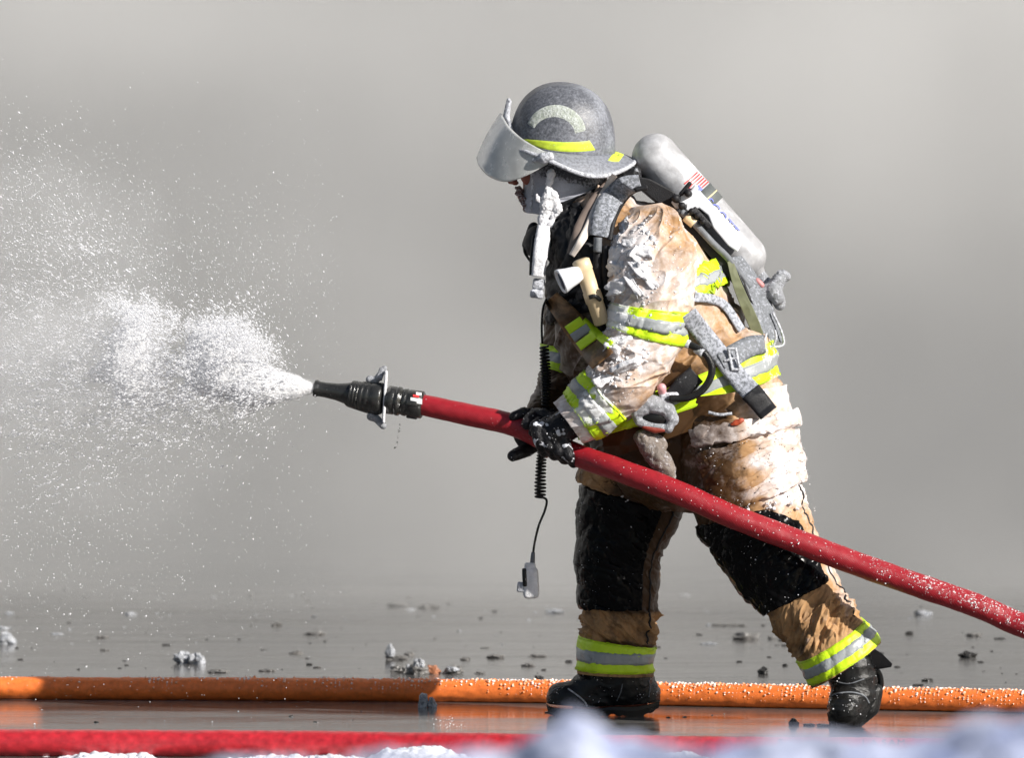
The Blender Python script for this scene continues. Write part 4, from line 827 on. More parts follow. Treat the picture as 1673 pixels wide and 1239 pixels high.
# hip tool and iced tool handle
tool = thing('hanging_hook', 'ice crusted glove hanging below the hip regulator', 'glove', P(1075, 740, -.38))
b = bmesh.new(); chain(b, [Q(1050, 715, -.36), Q(1064, 735, -.365), Q(1078, 752, -.37), Q(1090, 768, -.37), Q(1098, 780, -.37)], [.024, .030, .032, .024, .012], 16)
chain(b, [Q(1068, 712, -.355), Q(1085, 728, -.36)], [.014, .012], 10)
me = remesh(b, .0028, 2); displace(me, lambda V: .005*folds(V*26., 3)+.002*fbm(V*90., 2)); tool.name = 'spare_glove'; obj('glove_shell', me, frost_mat('iced_glove', (.16, .13, .11), .6, (.56, .54, .56), .42, 60, .08), tool)
# ------------------------------------------------------------------ torch on the chest
tor_ = thing('torch', 'white and ivory right angle torch clipped to the chest', 'torch', P(945, 460, -.4))
ty = -.40; b = bmesh.new(); lathe(b, Q(948, 424, ty+.01), Q(984, 528, ty+.03), [(0, .018), (.004, .024), (.03, .025), (.032, .023), (.09, .022), (.092, .0245), (.12, .0245), (.122, .022), (.18, .022), (.184, .017)], 32)
obj('torch_body', mesh_bm('torch_body', b), MAT['ivory'], tor_)
b = bmesh.new(); lathe(b, Q(948, 446, ty-.005), Q(912, 462, ty-.02), [(0, .018), (.015, .024), (.035, .028), (.055, .034), (.060, .034), (.060, .029), (.045, .024)], 32); obj('torch_head', mesh_bm('torch_head', b), MAT['whitep'], tor_)
b = bmesh.new(); ellip(b, Q(917, 460, ty-.018), (.006, .024, .026), Matrix.Rotation(R(-24), 3, 'Y')); obj('torch_lens', mesh_bm('torch_lens', b), plain('grey_lens', (.10, .11, .14), .15), tor_)
pipe('torch_clip', [Q(962, 486, ty-.022), Q(972, 484, ty-.02), Q(980, 490, ty)], .006, MAT['boot'], tor_, 8, 12)
# crossed flap with its own reflective band over the chest
strap('chest_flap', [(900, 486), (925, 515), (955, 552), (985, 590)], (26, 38, 44, 44), MAT['cloth'], jacket, .020, .012, 60, 9, sm=15, ice=-.1)
set_attr(bpy.data.objects['chest_flap'].data, 'wet', np.full(len(bpy.data.objects['chest_flap'].data.vertices), .62))  # shade on the chest flap painted as one even dark tone
TG.append(tree(bpy.data.objects['chest_flap']))
for (a_, b_, w0, mm, nm) in (((927, 541), (952, 524), 17, 'lime', 'reflective_band'), ((935, 553), (962, 535), 15, 'silver', 'silver_stripe'), ((945, 567), (972, 547), 15, 'lime', 'reflective_band')):
    strap(nm, [a_, ((a_[0]+b_[0])/2, (a_[1]+b_[1])/2), b_], w0, MAT[mm], jacket, .006, .003, 24, 5, sm=5, ice=0)
strap('reflective_band', [(952, 524), (975, 545), (998, 565)], 14, MAT['lime'], jacket, .006, .003, 24, 5, sm=5, ice=0)
l, nn = hit(1205, 690)
b = bmesh.new(); ellip(b, Q(1205, 690, l.y-.006), (.020, .005, .008), Matrix.Rotation(R(-20), 3, 'Y')); me = mesh_bm('torn_lining', b); displace(me, lambda V: .004*folds(V*60., 2)); obj('torn_lining', me, plain('torn_orange_lining', (.34, .05, .015), .5, var=.9, scale=90, bump=.6), trous)
strap('pocket_trim', [(1157, 674), (1176, 678), (1196, 676)], 5, MAT['hwhite'], trous, .01, .004, 30, 5, ice=0)
# ------------------------------------------------------------------ radio microphone on its coiled cord
mic = thing('radio_microphone', 'frosted radio microphone dangling on a black coiled cord in front of the knees', 'microphone', P(868, 980, -.15))
cy = -.16
pipe('cord', [Q(893, 488, cy-.02), Q(887, 505, cy-.02), Q(885, 535, cy), Q(886, 562, cy)], .0032, MAT['boot'], mic, 8, 40)
T0, T1, turns = (889, 566), (886, 812), 47; N_ = turns*14; t = np.linspace(0, 1, N_); rr = .0105+.002*np.sin(t*9)+.0015*(t > .9); wob = .006*np.sin(t*5)
cc = np.array([P(T0[0]+(T1[0]-T0[0])*q, T0[1]+(T1[1]-T0[1])*(q+.01*math.sin(q*14)), cy) for q in t]); an = t*turns*2*math.pi
cc[:, 0] += rr*np.cos(an)+wob; cc[:, 1] += rr*np.sin(an); obj('coiled_cord', grid_mesh('coiled_cord', pipe_grid(cc, .0030, 7)), MAT['boot'], mic)
pipe('cord', [Q(884, 812, cy), Q(893, 818, cy), Q(890, 835, cy), Q(880, 860, cy), Q(873, 890, cy), Q(870, 916, cy)], .0032, MAT['boot'], mic, 8, 60)
pipe('strain_relief', [Q(871, 903, cy), Q(869.5, 926, cy)], [.005, .006, .0065, .007], MAT['grey'], mic, 10, 4)
b = bmesh.new(); box(b, Q(867, 953, cy), (.044, .036, .085), Matrix.Rotation(R(-3), 3, 'Y'), .011); box(b, Q(866, 926, cy), (.030, .028, .02), None, .005); me = remesh(b, .0022, 2); displace(me, lambda V: .0008*fbm(V*100., 2)); set_attr(me, 'ice', .2+.5*(verts(me)[:, 0] > P(865, 950)[0])); obj('microphone_body', me, MAT['ice'], mic)
b = bmesh.new(); box(b, Q(852, 960, cy), (.024, .026, .028), Matrix.Rotation(R(6), 3, 'Y'), .005); obj('microphone_clip', mesh_bm('microphone_clip', b), MAT['hwhite'], mic)
b = bmesh.new(); box(b, Q(857, 944, cy-.01), (.012, .022, .05), Matrix.Rotation(R(-3), 3, 'Y'), .004); obj('talk_button', mesh_bm('talk_button', b), MAT['boot'], mic)
# ------------------------------------------------------------------ attack hose and nozzle
hose = thing('fire_hose', 'red attack hose with black nozzle held by the firefighter, spraying water', 'hose', P(1100, 1175, -.44))
MAT['redh'] = frost_mat('red_hose_rubber', (.30, .012, .020), .36, (.74, .66, .68), .17, 130, .035, .5, 'ice', .5, base_var=.12, dist=.002)
s_ = MAT['redh'].node_tree; bs = s_.nodes['Principled BSDF']; wv = s_.nodes.new('ShaderNodeTexWave'); wv.inputs['Scale'].default_value = 130; wv.bands_direction = 'DIAGONAL'; bp = s_.nodes.new('ShaderNodeBump'); bp.inputs['Strength'].default_value = .25; bp.inputs['Distance'].default_value = .0012; old = bs.inputs['Normal'].links[0].from_socket; s_.links.new([n for n in s_.nodes if n.type == 'TEX_COORD'][0].outputs['Object'], wv.inputs['Vector']); s_.links.new(wv.outputs['Fac'], bp.inputs['Height']); s_.links.new(old, bp.inputs['Normal']); s_.links.new(bp.outputs[0], bs.inputs['Normal'])
hp = crom(np.array([(686, 661, -.2), (770, 679, -.23), (850, 699, -.26), (930, 739, -.30), (1010, 768, -.385), (1100, 802, -.435), (1200, 846, -.46), (1300, 884, -.47), (1400, 922, -.48),
                    (1500, 957, -.5), (1600, 992, -.52), (1700, 1033, -.55), (2000, 1125, -.75), (2400, 1157, -1.1), (3200, 1165, -1.4)], float), 700)
C = np.array([P(*p) for p in hp]); C[:, 2] = np.maximum(C[:, 2], .042)
rad = np.array([M(r) for r in np.interp(hp[:, 0], [686, 760, 850, 1000, 1300, 1673, 3000], [17, 17.8, 18.4, 18.8, 19.2, 19, 20])])
G = pipe_grid(C, rad, 48); Nn = gnormals(G); D = G-C[:, None]; Nn = Nn if (Nn*D).sum() > 0 else -Nn
upz = D[..., 2]/np.linalg.norm(D, axis=-1); xx = np.broadcast_to(hp[:, 0][:, None], upz.shape); fz = (D@np.array([0, -.85, .53]))/np.linalg.norm(D, axis=-1)
G = G+Nn*(.0010*fbm(G*60, 3)+.0012*noise(G*[14, 14, 14]))[..., None]
ic = .12*sstep(.2, 1, fz)+.30*sstep(1250, 1550, xx)*sstep(.1, .9, fz)+.12*fbm(G*14, 2)+.10*(xx < 780)
obj('hose_jacket', grid_mesh('hose_jacket', G, attrs={'ice': ic}), MAT['redh'], hose)
rg = np.random.default_rng(21); n_ = 14000; ii = (rg.random(n_)**.7*690).astype(int); jj = rg.integers(0, 48, n_); k = (fz[ii, jj] > .2+rg.random(n_)*.8)&(hp[ii, 0] < 1750)&(noise(G[ii, jj]*18)+(hp[ii, 0]-1100)/1500+.35*rg.normal(size=n_) > -.02)
tag(obj('frost', lump_mesh('frost', G[ii, jj][k], (.0005+.0022*rg.random(k.sum())**3)*np.interp(hp[ii, 0][k], [900, 1200, 1450], [.5, .7, 1.0]), 22), MAT['ice'], hose), kind='stuff')
# nozzle
nz = obj('nozzle', mesh_bm('nozzle', (lambda b: (lathe(b, P(514, 634.5, -.145), P(575, 644.5, -.16), [(0, .0195), (0, .0225), (.006, .0235), (.012, .0205), (.03, .0205), (.06, .023), (.085, .028), (.098, .032), (.104, .033)], 48), b)[1])(bmesh.new())), plain('wet_gunmetal', (.022, .022, .021), .2, var=.4, bump=.35, dist=.002, coat=.4), hose)
GM = nz.data.materials[0]
def NZ(px, dy=0.0): t_ = (px-514)/(690-514); return P(px, 634.5+t_*27.5+dy, -.145-.055*t_)
def ring(name, x0, x1, prof, m=GM, par=nz): b = bmesh.new(); L_ = np.linalg.norm(NZ(x1)-NZ(x0)); lathe(b, NZ(x0), NZ(x1), [(t_*L_, r) for t_, r in prof], 48); return obj(name, mesh_bm(name, b), m, par)
ring('tip_collar', 573, 588, [(0, .032), (.05, .036), (.25, .0375), (.3, .034), (.38, .0375), (.6, .0375), (.66, .034), (.74, .0375), (1, .037)])
ring('shutoff_body', 587, 626, [(0, .034), (.08, .039), (.2, .0395), (.24, .0365), (.3, .040), (.42, .0405), (.46, .038), (.55, .042), (.9, .043), (1, .038)])
b = bmesh.new(); chain(b, [NZ(572, 12), NZ(600, 15), NZ(616, 16)], [.018, .021, .021], 16); me = remesh(b, .003, 2); obj('body_boss', me, GM, nz)
b = bmesh.new(); chain(b, [NZ(606, 32), NZ(615, 34), NZ(626, 44)], [.012, .011, .010], 12); me = remesh(b, .002, 1); obj('lever_lug', me, MAT['valve'], nz); b = bmesh.new(); chain(b, [NZ(604, -28), NZ(614, -28)], [.011, .010], 12); chain(b, [NZ(614, -28), NZ(628, -50)], [.010, .008], 12); box(b, NZ(622, -40), (.018, .02, .036), Matrix.Rotation(R(20), 3, 'Y'), .004)
obj('lever_lug', remesh(b, .002, 1), MAT['valve'], nz)
b = bmesh.new(); box(b, NZ(629, -4), (.008, .07, .142), Matrix.Rotation(R(3), 3, 'Y'), .003); me = remesh(b, .0022, 1); displace(me, lambda V: .0015*fbm(V*90., 3)); tag(obj('handle_plate', me, MAT['ice'], nz), 'upright bail plate white with frost')
ring('swivel', 632, 662, [(0, .034), (.05, .0385), (.45, .0385), (.5, .0355), (.56, .0395), (.72, .0395), (.76, .035), (1, .035)])
ring('coupling', 658, 692, [(0, .032), (.04, .0365), (.2, .0375), (.24, .034), (.3, .0365), (.94, .0375), (1, .032)])
for a0, nm, mm in ((0, 'coupling_lug', GM), (90, 'coupling_lug', GM), (200, 'coupling_lug', GM)):
    b = bmesh.new(); ca, sa = math.cos(R(a0)), math.sin(R(a0)); box(b, NZ(668)+np.array([.008, -.036*ca, -.036*sa]), (.03, .014, .014), Matrix.Rotation(R(9), 3, 'Y'), .003); obj(nm, mesh_bm(nm, b), mm, nz)
MAT['tagw'] = plain('white_tape', (.8, .8, .8), .4, var=.03); MAT['tagg'] = plain('green_tape', (.02, .4, .08), .4)
def tape(x0, x1, q0, q1, m, nm):
    rr = .0382; G_ = np.array([[NZ(x)+np.array([0, -rr*math.cos(q), rr*math.sin(q)]) for q in np.linspace(R(q0), R(q1), 12)] for x in (x0, (x0+x1)/2, x1)]); obj(nm, grid_mesh(nm, G_, closed=False), m, nz)
tape(671, 690, 4, 26, MAT['tagw'], 'coupling_tape'); tape(680, 689, 42, 60, MAT['tagw'], 'coupling_tape'); tape(675, 685, 30, 42, MAT['red'], 'red_tape'); tape(670, 675, -6, 2, MAT['tagg'], 'green_tape')
# ------------------------------------------------------------------ hoses on the ground
def ground_hose(name, lab, pts, r, m, jit=.002, frost_n=0, seed=0, fr=(.001, .004)):
    A = crom(np.array([(q[0], q[1], 0) for q in pts], float), 900); C = []
    for p in A:
        d = ray(p[0], p[1]); t_ = (0-CAMP[2])/d[2]; C.append(CAMP+d*t_)
    C = np.array(C); C[:, 2] = r*.96; G = pipe_grid(C, r, 40); Nn = gnormals(G); D = G-C[:, None]; Nn = Nn if (Nn*D).sum() > 0 else -Nn
    up_ = D[..., 2]/r; G = G+Nn*(jit*fbm(G*50, 3)+.0015*noise(G*6))[..., None]
    rt = thing(name, lab, 'hose', tuple(C[450])) ; ic = .35*sstep(0, 1, up_)*(1 if frost_n else .2)
    obj('hose_jacket', grid_mesh('hose_jacket', G, attrs={'ice': ic}), m, rt)
    if frost_n:
        rg = np.random.default_rng(seed); ii = rg.integers(0, 900, frost_n); jj = rg.integers(0, 40, frost_n); g = G[ii, jj]
        k = (up_[ii, jj] > -.35+.9*rg.random(frost_n)**2*1.2)&(A[ii, 0] > -50)&(A[ii, 0] < 1730)&((noise(g*9)+.35*up_[ii, jj]+(A[ii, 0]-760)/900+.3*rg.normal(size=frost_n)) > .05)
        sz = (fr[0]+(fr[1]-fr[0])*rg.random(k.sum())**2)*(.6+.6*np.clip(up_[ii, jj][k], 0, 1))
        tag(obj('frost', lump_mesh('frost', g[k], sz, seed+1, jit=.2), MAT['frosto'], rt), kind='stuff')
    return rt, C
s = NT('orange_frost'); n1 = s.noise(40, 3); s.set(Base_Color=s.mix(s.mapr(s.math('ADD', n1, s.math('MULTIPLY', s.up(), .22)), .48, .72, 0, 1), (.80, .30, .10), (.85, .80, .78)), Roughness=.3); MAT['frosto'] = s.m
MAT['orangeh'] = frost_mat('orange_hose_rubber', (.80, .185, .035), .45, (.85, .78, .74), .06, 160, .03, .4, 'ice', .5, base_var=.18, dist=.002)
ground_hose('orange_fire_hose', 'orange frost crusted hose lying on the wet ground behind the boots', [(-2500, 1136), (-500, 1141), (0, 1143), (700, 1147), (1100, 1154), (1673, 1166), (2200, 1178), (3600, 1210)], .0325, MAT['orangeh'], .003, 34000, 31, (.0011, .0050))
MAT['redg'] = frost_mat('red_ground_hose', (.40, .018, .026), .3, (.8, .7, .72), .10, 130, .03, .4, 'ice', .5, base_var=.3, dist=.002, coat=.3)
rh, RC = ground_hose('red_fire_hose', 'red hose lying flat along the bottom edge in front of the snow', [(-2500, 1226), (-400, 1233), (0, 1236), (500, 1238), (900, 1244), (1300, 1249), (1673, 1251), (3400, 1258)], .0345, MAT['redg'], .002, 0, 41)
for ch, x in (('S', 1267), ('J', 1402), ('A', 1418), ('S', 1433), ('A', 1449), ('M', 1465)):
    i = np.abs(RC[:, 0]-P(x, 1240, -1.4)[0]).argmin(); c = RC[i]+np.array([0, -.026, .0245])
    text(ch, c, .026, (1, 0, -.03), (0, .72, .70), MAT['ink'], 'lettering', rh, .0008)
# ------------------------------------------------------------------ rubble and ice on the wet ground
MAT['char'] = plain('wet_char', (.02, .019, .018), .3, var=.5, scale=60, bump=.6, dist=.003); MAT['mud'] = plain('icy_grey_slush', (.13, .125, .12), .35, var=.4, scale=50, bump=.6, dist=.003)
MAT['snow'] = frost_mat('snow', (.74, .77, .86), .6, (.84, .86, .92), .5, 40, .3, .5, None, .5, dist=.004, spec=.3); MAT['dimice'] = frost_mat('grey_wet_ice', (.26, .27, .29), .25, (.55, .57, .62), .42, 60, .15, .3, None, .5, dist=.004); MAT['rust'] = plain('rusty_slush', (.30, .12, .06), .5, var=.4)
def gpt(px, py): d = ray(px, py); return CAMP+d*((0-CAMP[2])/d[2])
protos = {}
def rock(kind, sx, sy, sz, seed, m):
    b = bmesh.new(); bmesh.ops.create_icosphere(b, subdivisions=3, radius=1); me = mesh_bm('t', b, False); V = verts(me).astype(float)
    V = V*(1+.55*fbm(V*1.3+seed*5.1, 3)*1.7+.25*noise(V*3.2+seed)*.6)[:, None]*[sx, sy, sz]; V[:, 2] = np.maximum(V[:, 2]+sz*.45, -.004)
    me.vertices.foreach_set('co', V.astype(np.float32).ravel()); me.update(); return me
RK = [  # px, py(base), width px, height px, material, label, group
 (1248, 1103, 17, 13, 'char', 'black jagged chunk standing on the wet ground between the two boots', 'black_rubble'),
 (1208, 1083, 9, 4, 'char', 'small flat black crumb left of the jagged chunk between the legs', 'black_rubble'),
 (1283, 1089, 9, 5, 'char', 'small black crumb right of the jagged chunk between the legs', 'black_rubble'),
 (1582, 1076, 28, 12, 'char', 'long black block on the wet ground at the right, largest of the black pieces', 'black_rubble'),
 (1486, 1037, 12, 7, 'char', 'small black cube below the red hose, farthest black piece on the right', 'black_rubble'),
 (1515, 1114, 17, 7, 'char', 'black piece lying just beyond the orange hose at right', 'black_rubble'),
 (1500, 1121, 18, 4, 'char', 'thin black sliver touching the orange hose at right', 'black_rubble'),
 (1634, 1045, 18, 3, 'char', 'flat dark flake beside the red hose near the right edge', 'black_rubble'),
 (1297, 1186, 14, 12, 'char', 'spiky black crumb in the reflection left of the raised boot', 'black_rubble'),
 (1322, 1187, 18, 6, 'char', 'flat black sliver left of the toe of the raised boot', 'black_rubble'),
 (1346, 1188, 22, 6, 'char', 'wet black sliver touching the toe of the raised boot', 'black_rubble'),
 (1311, 1121, 20, 5, 'char', 'flat black piece beyond the orange hose beside the raised boot', 'black_rubble'),
 (881, 1110, 13, 8, 'char', 'black lump resting against the orange hose left of the front boot', 'black_rubble'),
 (929, 1083, 12, 5, 'char', 'small dark crumb just left of the front trouser cuff', 'black_rubble'),
 (864, 1090, 18, 8, 'mud', 'dark grey slush lump left of the front boot, nearer of two', 'grey_slush'),
 (878, 1074, 30, 6, 'mud', 'wide flat grey slush patch left of the front shin', 'grey_slush'),
 (810, 1076, 26, 9, 'mud', 'grey slush ridge midway between nozzle and front leg', 'grey_slush'),
 (760, 1079, 16, 7, 'mud', 'grey slush lump left of the slush ridge', 'grey_slush'),
 (792, 1060, 14, 3, 'mud', 'thin dark flake above the slush ridge', 'grey_slush'),
 (785, 1102, 18, 6, 'mud', 'grey slush lump lying just beyond the orange hose', 'grey_slush'),
 (740, 1102, 28, 14, 'mud', 'grey slush heap under white granules beyond the orange hose', 'grey_slush'),
 (740, 1096, 18, 9, 'snow', 'white granular ice on the slush heap beyond the orange hose', 'white_ice'),
 (706, 1102, 24, 14, 'rust', 'rusty brown slush lump between two grey heaps', 'brown_slush'),
 (684, 1103, 32, 20, 'mud', 'tall grey slush lump with white ice tips beyond the orange hose', 'grey_slush'),
 (681, 1089, 10, 12, 'snow', 'left white ice tip on the tall slush lump', 'white_ice'),
 (689, 1089, 9, 12, 'snow', 'right white ice tip on the tall slush lump', 'white_ice'),
 (649, 1100, 24, 13, 'mud', 'rounded dark slush lump left of the tall slush lump', 'grey_slush'),
 (666, 1093, 6, 10, 'snow', 'thin white ice spike between the two slush lumps', 'white_ice'),
 (650, 1078, 34, 10, 'mud', 'low grey slush mound under the upright white ice', 'grey_slush'),
 (639, 1071, 14, 17, 'snow', 'upright white ice chunk on the low slush mound', 'white_ice'),
 (668, 1072, 15, 9, 'mud', 'grey icy lump right of the upright white ice', 'grey_slush'),
 (692, 1157, 17, 22, 'mud', 'bluish grey ice lump standing in front of the orange hose', 'grey_ice'),
 (706, 1157, 15, 17, 'mud', 'smaller grey ice lump in front of the orange hose', 'grey_ice'),
 (302, 1085, 34, 22, 'snow', 'large white ice chunk alone on the wet ground at left', 'white_ice'),
 (322, 1086, 24, 20, 'mud', 'grey translucent half of the large ice chunk at left', 'grey_ice'),
 (10, 1053, 28, 20, 'mud', 'blurred grey ice lump at the left edge', 'grey_ice'),
 (358, 1100, 28, 8, 'mud', 'flat dark slush piece right of the large ice chunk', 'grey_slush'),
 (437, 1098, 26, 6, 'mud', 'flat dark slush strip beyond the shaded orange hose', 'grey_slush'),
 (484, 1069, 20, 8, 'mud', 'pair-like dark slush lump in the middle of the left ground', 'grey_slush'),
 (519, 1092, 14, 4, 'mud', 'tiny flat slush fleck right of the dark strip', 'grey_slush'),
 (516, 1038, 32, 8, 'mud', 'low brown grey mound far back below the nozzle', 'grey_slush'),
 (452, 1023, 16, 7, 'mud', 'rounded grey lump far back at left of the brown mound', 'grey_slush'),
 (410, 976, 8, 10, 'mud', 'tiny upright grey lump far back under the spray', 'grey_slush'),
 (648, 991, 30, 7, 'mud', 'low grey mound far back right of the nozzle', 'grey_slush'),
 (700, 994, 34, 9, 'mud', 'wide grey mound far back, left of the microphone', 'grey_slush'),
 (166, 1043, 18, 6, 'mud', 'small dark slush lump at left under the spray', 'grey_slush'),
 (170, 1064, 14, 4, 'mud', 'thin dark fleck nearer than the small lump at left', 'grey_slush'),
 (1218, 1045, 42, 11, 'mud', 'rough row of slush between the legs, nearest the hose bend', 'grey_slush'),
 (1262, 1045, 16, 7, 'mud', 'small slush lump right of the rough row between the legs', 'grey_slush'),
 (1280, 1047, 14, 5, 'mud', 'flat slush fleck next to the trailing shin', 'grey_slush'),
 (1190, 1023, 50, 4, 'mud', 'long flat slush streak between the legs', 'grey_slush'),
 (1593, 1040, 24, 8, 'mud', 'grey slush lump below the red hose near the right edge', 'grey_slush'),
 (905, 1002, 26, 9, 'snow', 'pale ice crumbs behind the front shin', 'white_ice'),
 (1509, 1005, 26, 10, 'snow', 'low white snow patch far back right of the trailing leg', 'white_ice'),
 (1250, 1003, 10, 7, 'snow', 'small white snow lump far back between the legs', 'white_ice'),
 (1118, 975, 16, 6, 'snow', 'small pale ice piece far back behind the front knee', 'white_ice'),
 (1640, 995, 22, 6, 'snow', 'pale snow streak far back under the hose at the right edge', 'white_ice'),
 (955, 1231, 24, 22, 'ice', 'clear ice lump standing in front of the red ground hose', 'white_ice')]
GN = {'black_rubble': ('debris_chunk', 'debris', 'black debris on the wet ground'), 'grey_slush': ('slush_lump', 'slush', 'grey slush lumps on the ground'), 'white_ice': ('ice_chunk', 'ice', 'white ice pieces on the ground'), 'grey_ice': ('ice_chunk', 'ice', 'grey ice lumps on the ground'), 'brown_slush': ('slush_lump', 'slush', None)}
for i, (px, py, wp, hp_, m, lab, g) in enumerate(RK):
    c = gpt(px, py); k_ = (c[1]+20)/FPX; nm, cat, grp = GN[g]; sx = wp*k_*.5; sz = hp_*k_*(.62 if hp_ > 10 else .45)
    m = 'dimice' if m == 'snow' or g == 'grey_ice' else m; me = rock(g, sx, min(sx, .05)*.9, sz, i*1.7+3, MAT[m]); o = obj(nm, me, MAT[m]); o.location = (c[0], c[1]+.01, .0 if 'on the' not in lab.split('standing')[0] or m != 'snow' or 'ground' in lab else 0)
    if g == 'white_ice' and py in (1096, 1089, 1093, 1071): 
        base_y = {1096: 1102, 1089: 1103, 1093: 1100, 1071: 1078}[py]; c2 = gpt(px, base_y); o.location = (c2[0], c2[1]-.012, (base_y-py)*k_*1.0)
    tag(o, lab, cat, grp)
# fine grit and flat slush flakes nobody could count
rg = np.random.default_rng(51); n_ = 900; gx = rg.uniform(-2.6, 3, n_); gy = rg.uniform(-.2, 6.5, n_); kk = noise(np.stack([gx*1.3, gy*.7, 0*gx], -1))+.3*rg.normal(size=n_) > .1
rr_ = .0012+.005*rg.random(kk.sum())**4
tag(obj('grit', lump_mesh('grit', np.stack([gx, gy, 0*gx+.001], -1)[kk], np.stack([rr_*2.2, rr_*1.6, rr_*.7], -1), 52), MAT['char']), 'fine dark grit and slush flecks scattered over the wet ground', 'grit', kind='stuff')
n_ = 120; gx = rg.uniform(-2.6, 3, n_); gy = rg.uniform(3, 7, n_); rr_ = .002+.010*rg.random(n_)**5
tag(obj('snow_crumbs', lump_mesh('snow_crumbs', np.stack([gx, gy, 0*gx+.001], -1), np.stack([rr_*2, rr_*1.6, rr_*.6], -1), 53), MAT['dimice']), 'pale snow crumbs scattered far back on the wet ground', 'snow', kind='stuff')
# ------------------------------------------------------------------ snow: low ridge by the red hose, heaped bank close to the camera
def heightfield(name, x0, x1, y0, y1, nx, ny, fn, m):
    X, Y = np.meshgrid(np.linspace(x0, x1, nx), np.linspace(y0, y1, ny)); Z = fn(X, Y); return obj(name, grid_mesh(name, np.stack([X, Y, Z], -1)[:, ::-1], closed=False), m)
def ridge(X, Y):
    px = 836.5+X*FPX/(20+Y); want = np.interp(px, [-200, 60, 130, 240, 262, 330, 420, 540, 600, 625, 700, 760, 880, 940, 1000, 1060, 1110, 1150, 1200, 1800], [1256, 1256, 1240, 1234, 1256, 1256, 1242, 1236, 1252, 1226, 1222, 1240, 1254, 1256, 1256, 1232, 1222, 1232, 1248, 1254])
    z = 1.4-(want-335)/FPX*(20-1.62); q = np.stack([X, Y, 0*X], -1)
    return z*np.exp(-((Y+1.62)/.16)**2*.5)*1.0+(.020*fbm(q*34, 4)+.018*fbm(q*9, 3))*np.exp(-((Y+1.65)/.35)**2)-.004
o = heightfield('snow_ridge', -2.6, 2.6, -2.4, -1.40, 1300, 120, ridge, MAT['snow']); tag(o, 'crumbly snow ridge along the near side of the red ground hose', 'snow', kind='stuff')
YBK = -11.6
def bank(X, Y):
    px = 836.5+X*FPX/(20+YBK); want = np.interp(px, [-800, 0, 300, 520, 620, 700, 790, 850, 885, 930, 975, 1010, 1060, 1120, 1200, 1260, 1330, 1400, 1480, 1560, 1640, 1673, 2400], [1286, 1272, 1264, 1248, 1226, 1236, 1224, 1220, 1186, 1162, 1180, 1208, 1220, 1220, 1212, 1202, 1214, 1206, 1198, 1190, 1174, 1176, 1176])
    z = 1.4-(want-335)/FPX*(20+YBK); q = np.stack([X, Y, 0*X], -1); n = fbm(q*7, 4)
    return z*np.exp(-np.abs((Y-YBK)/.9)**2.4)+.045*n*(.35+np.abs(Y-YBK)*3).clip(0, 1.5)+.02*fbm(q*22, 3)-.01
MAT['bsnow'] = frost_mat('shaded_blue_snow', (.18, .22, .38), .6, (.56, .60, .76), .52, 5, .12, .5, None, .5, dist=.02, spec=.3)  # blue of the shaded heap and its dark patches tinted into the colour
tag(heightfield('snow_bank', -3.2, 3.2, YBK-1.6, YBK+1.6, 700, 260, bank, MAT['bsnow']), 'out of focus heap of bluish snow close to the camera', 'snow', kind='stuff')
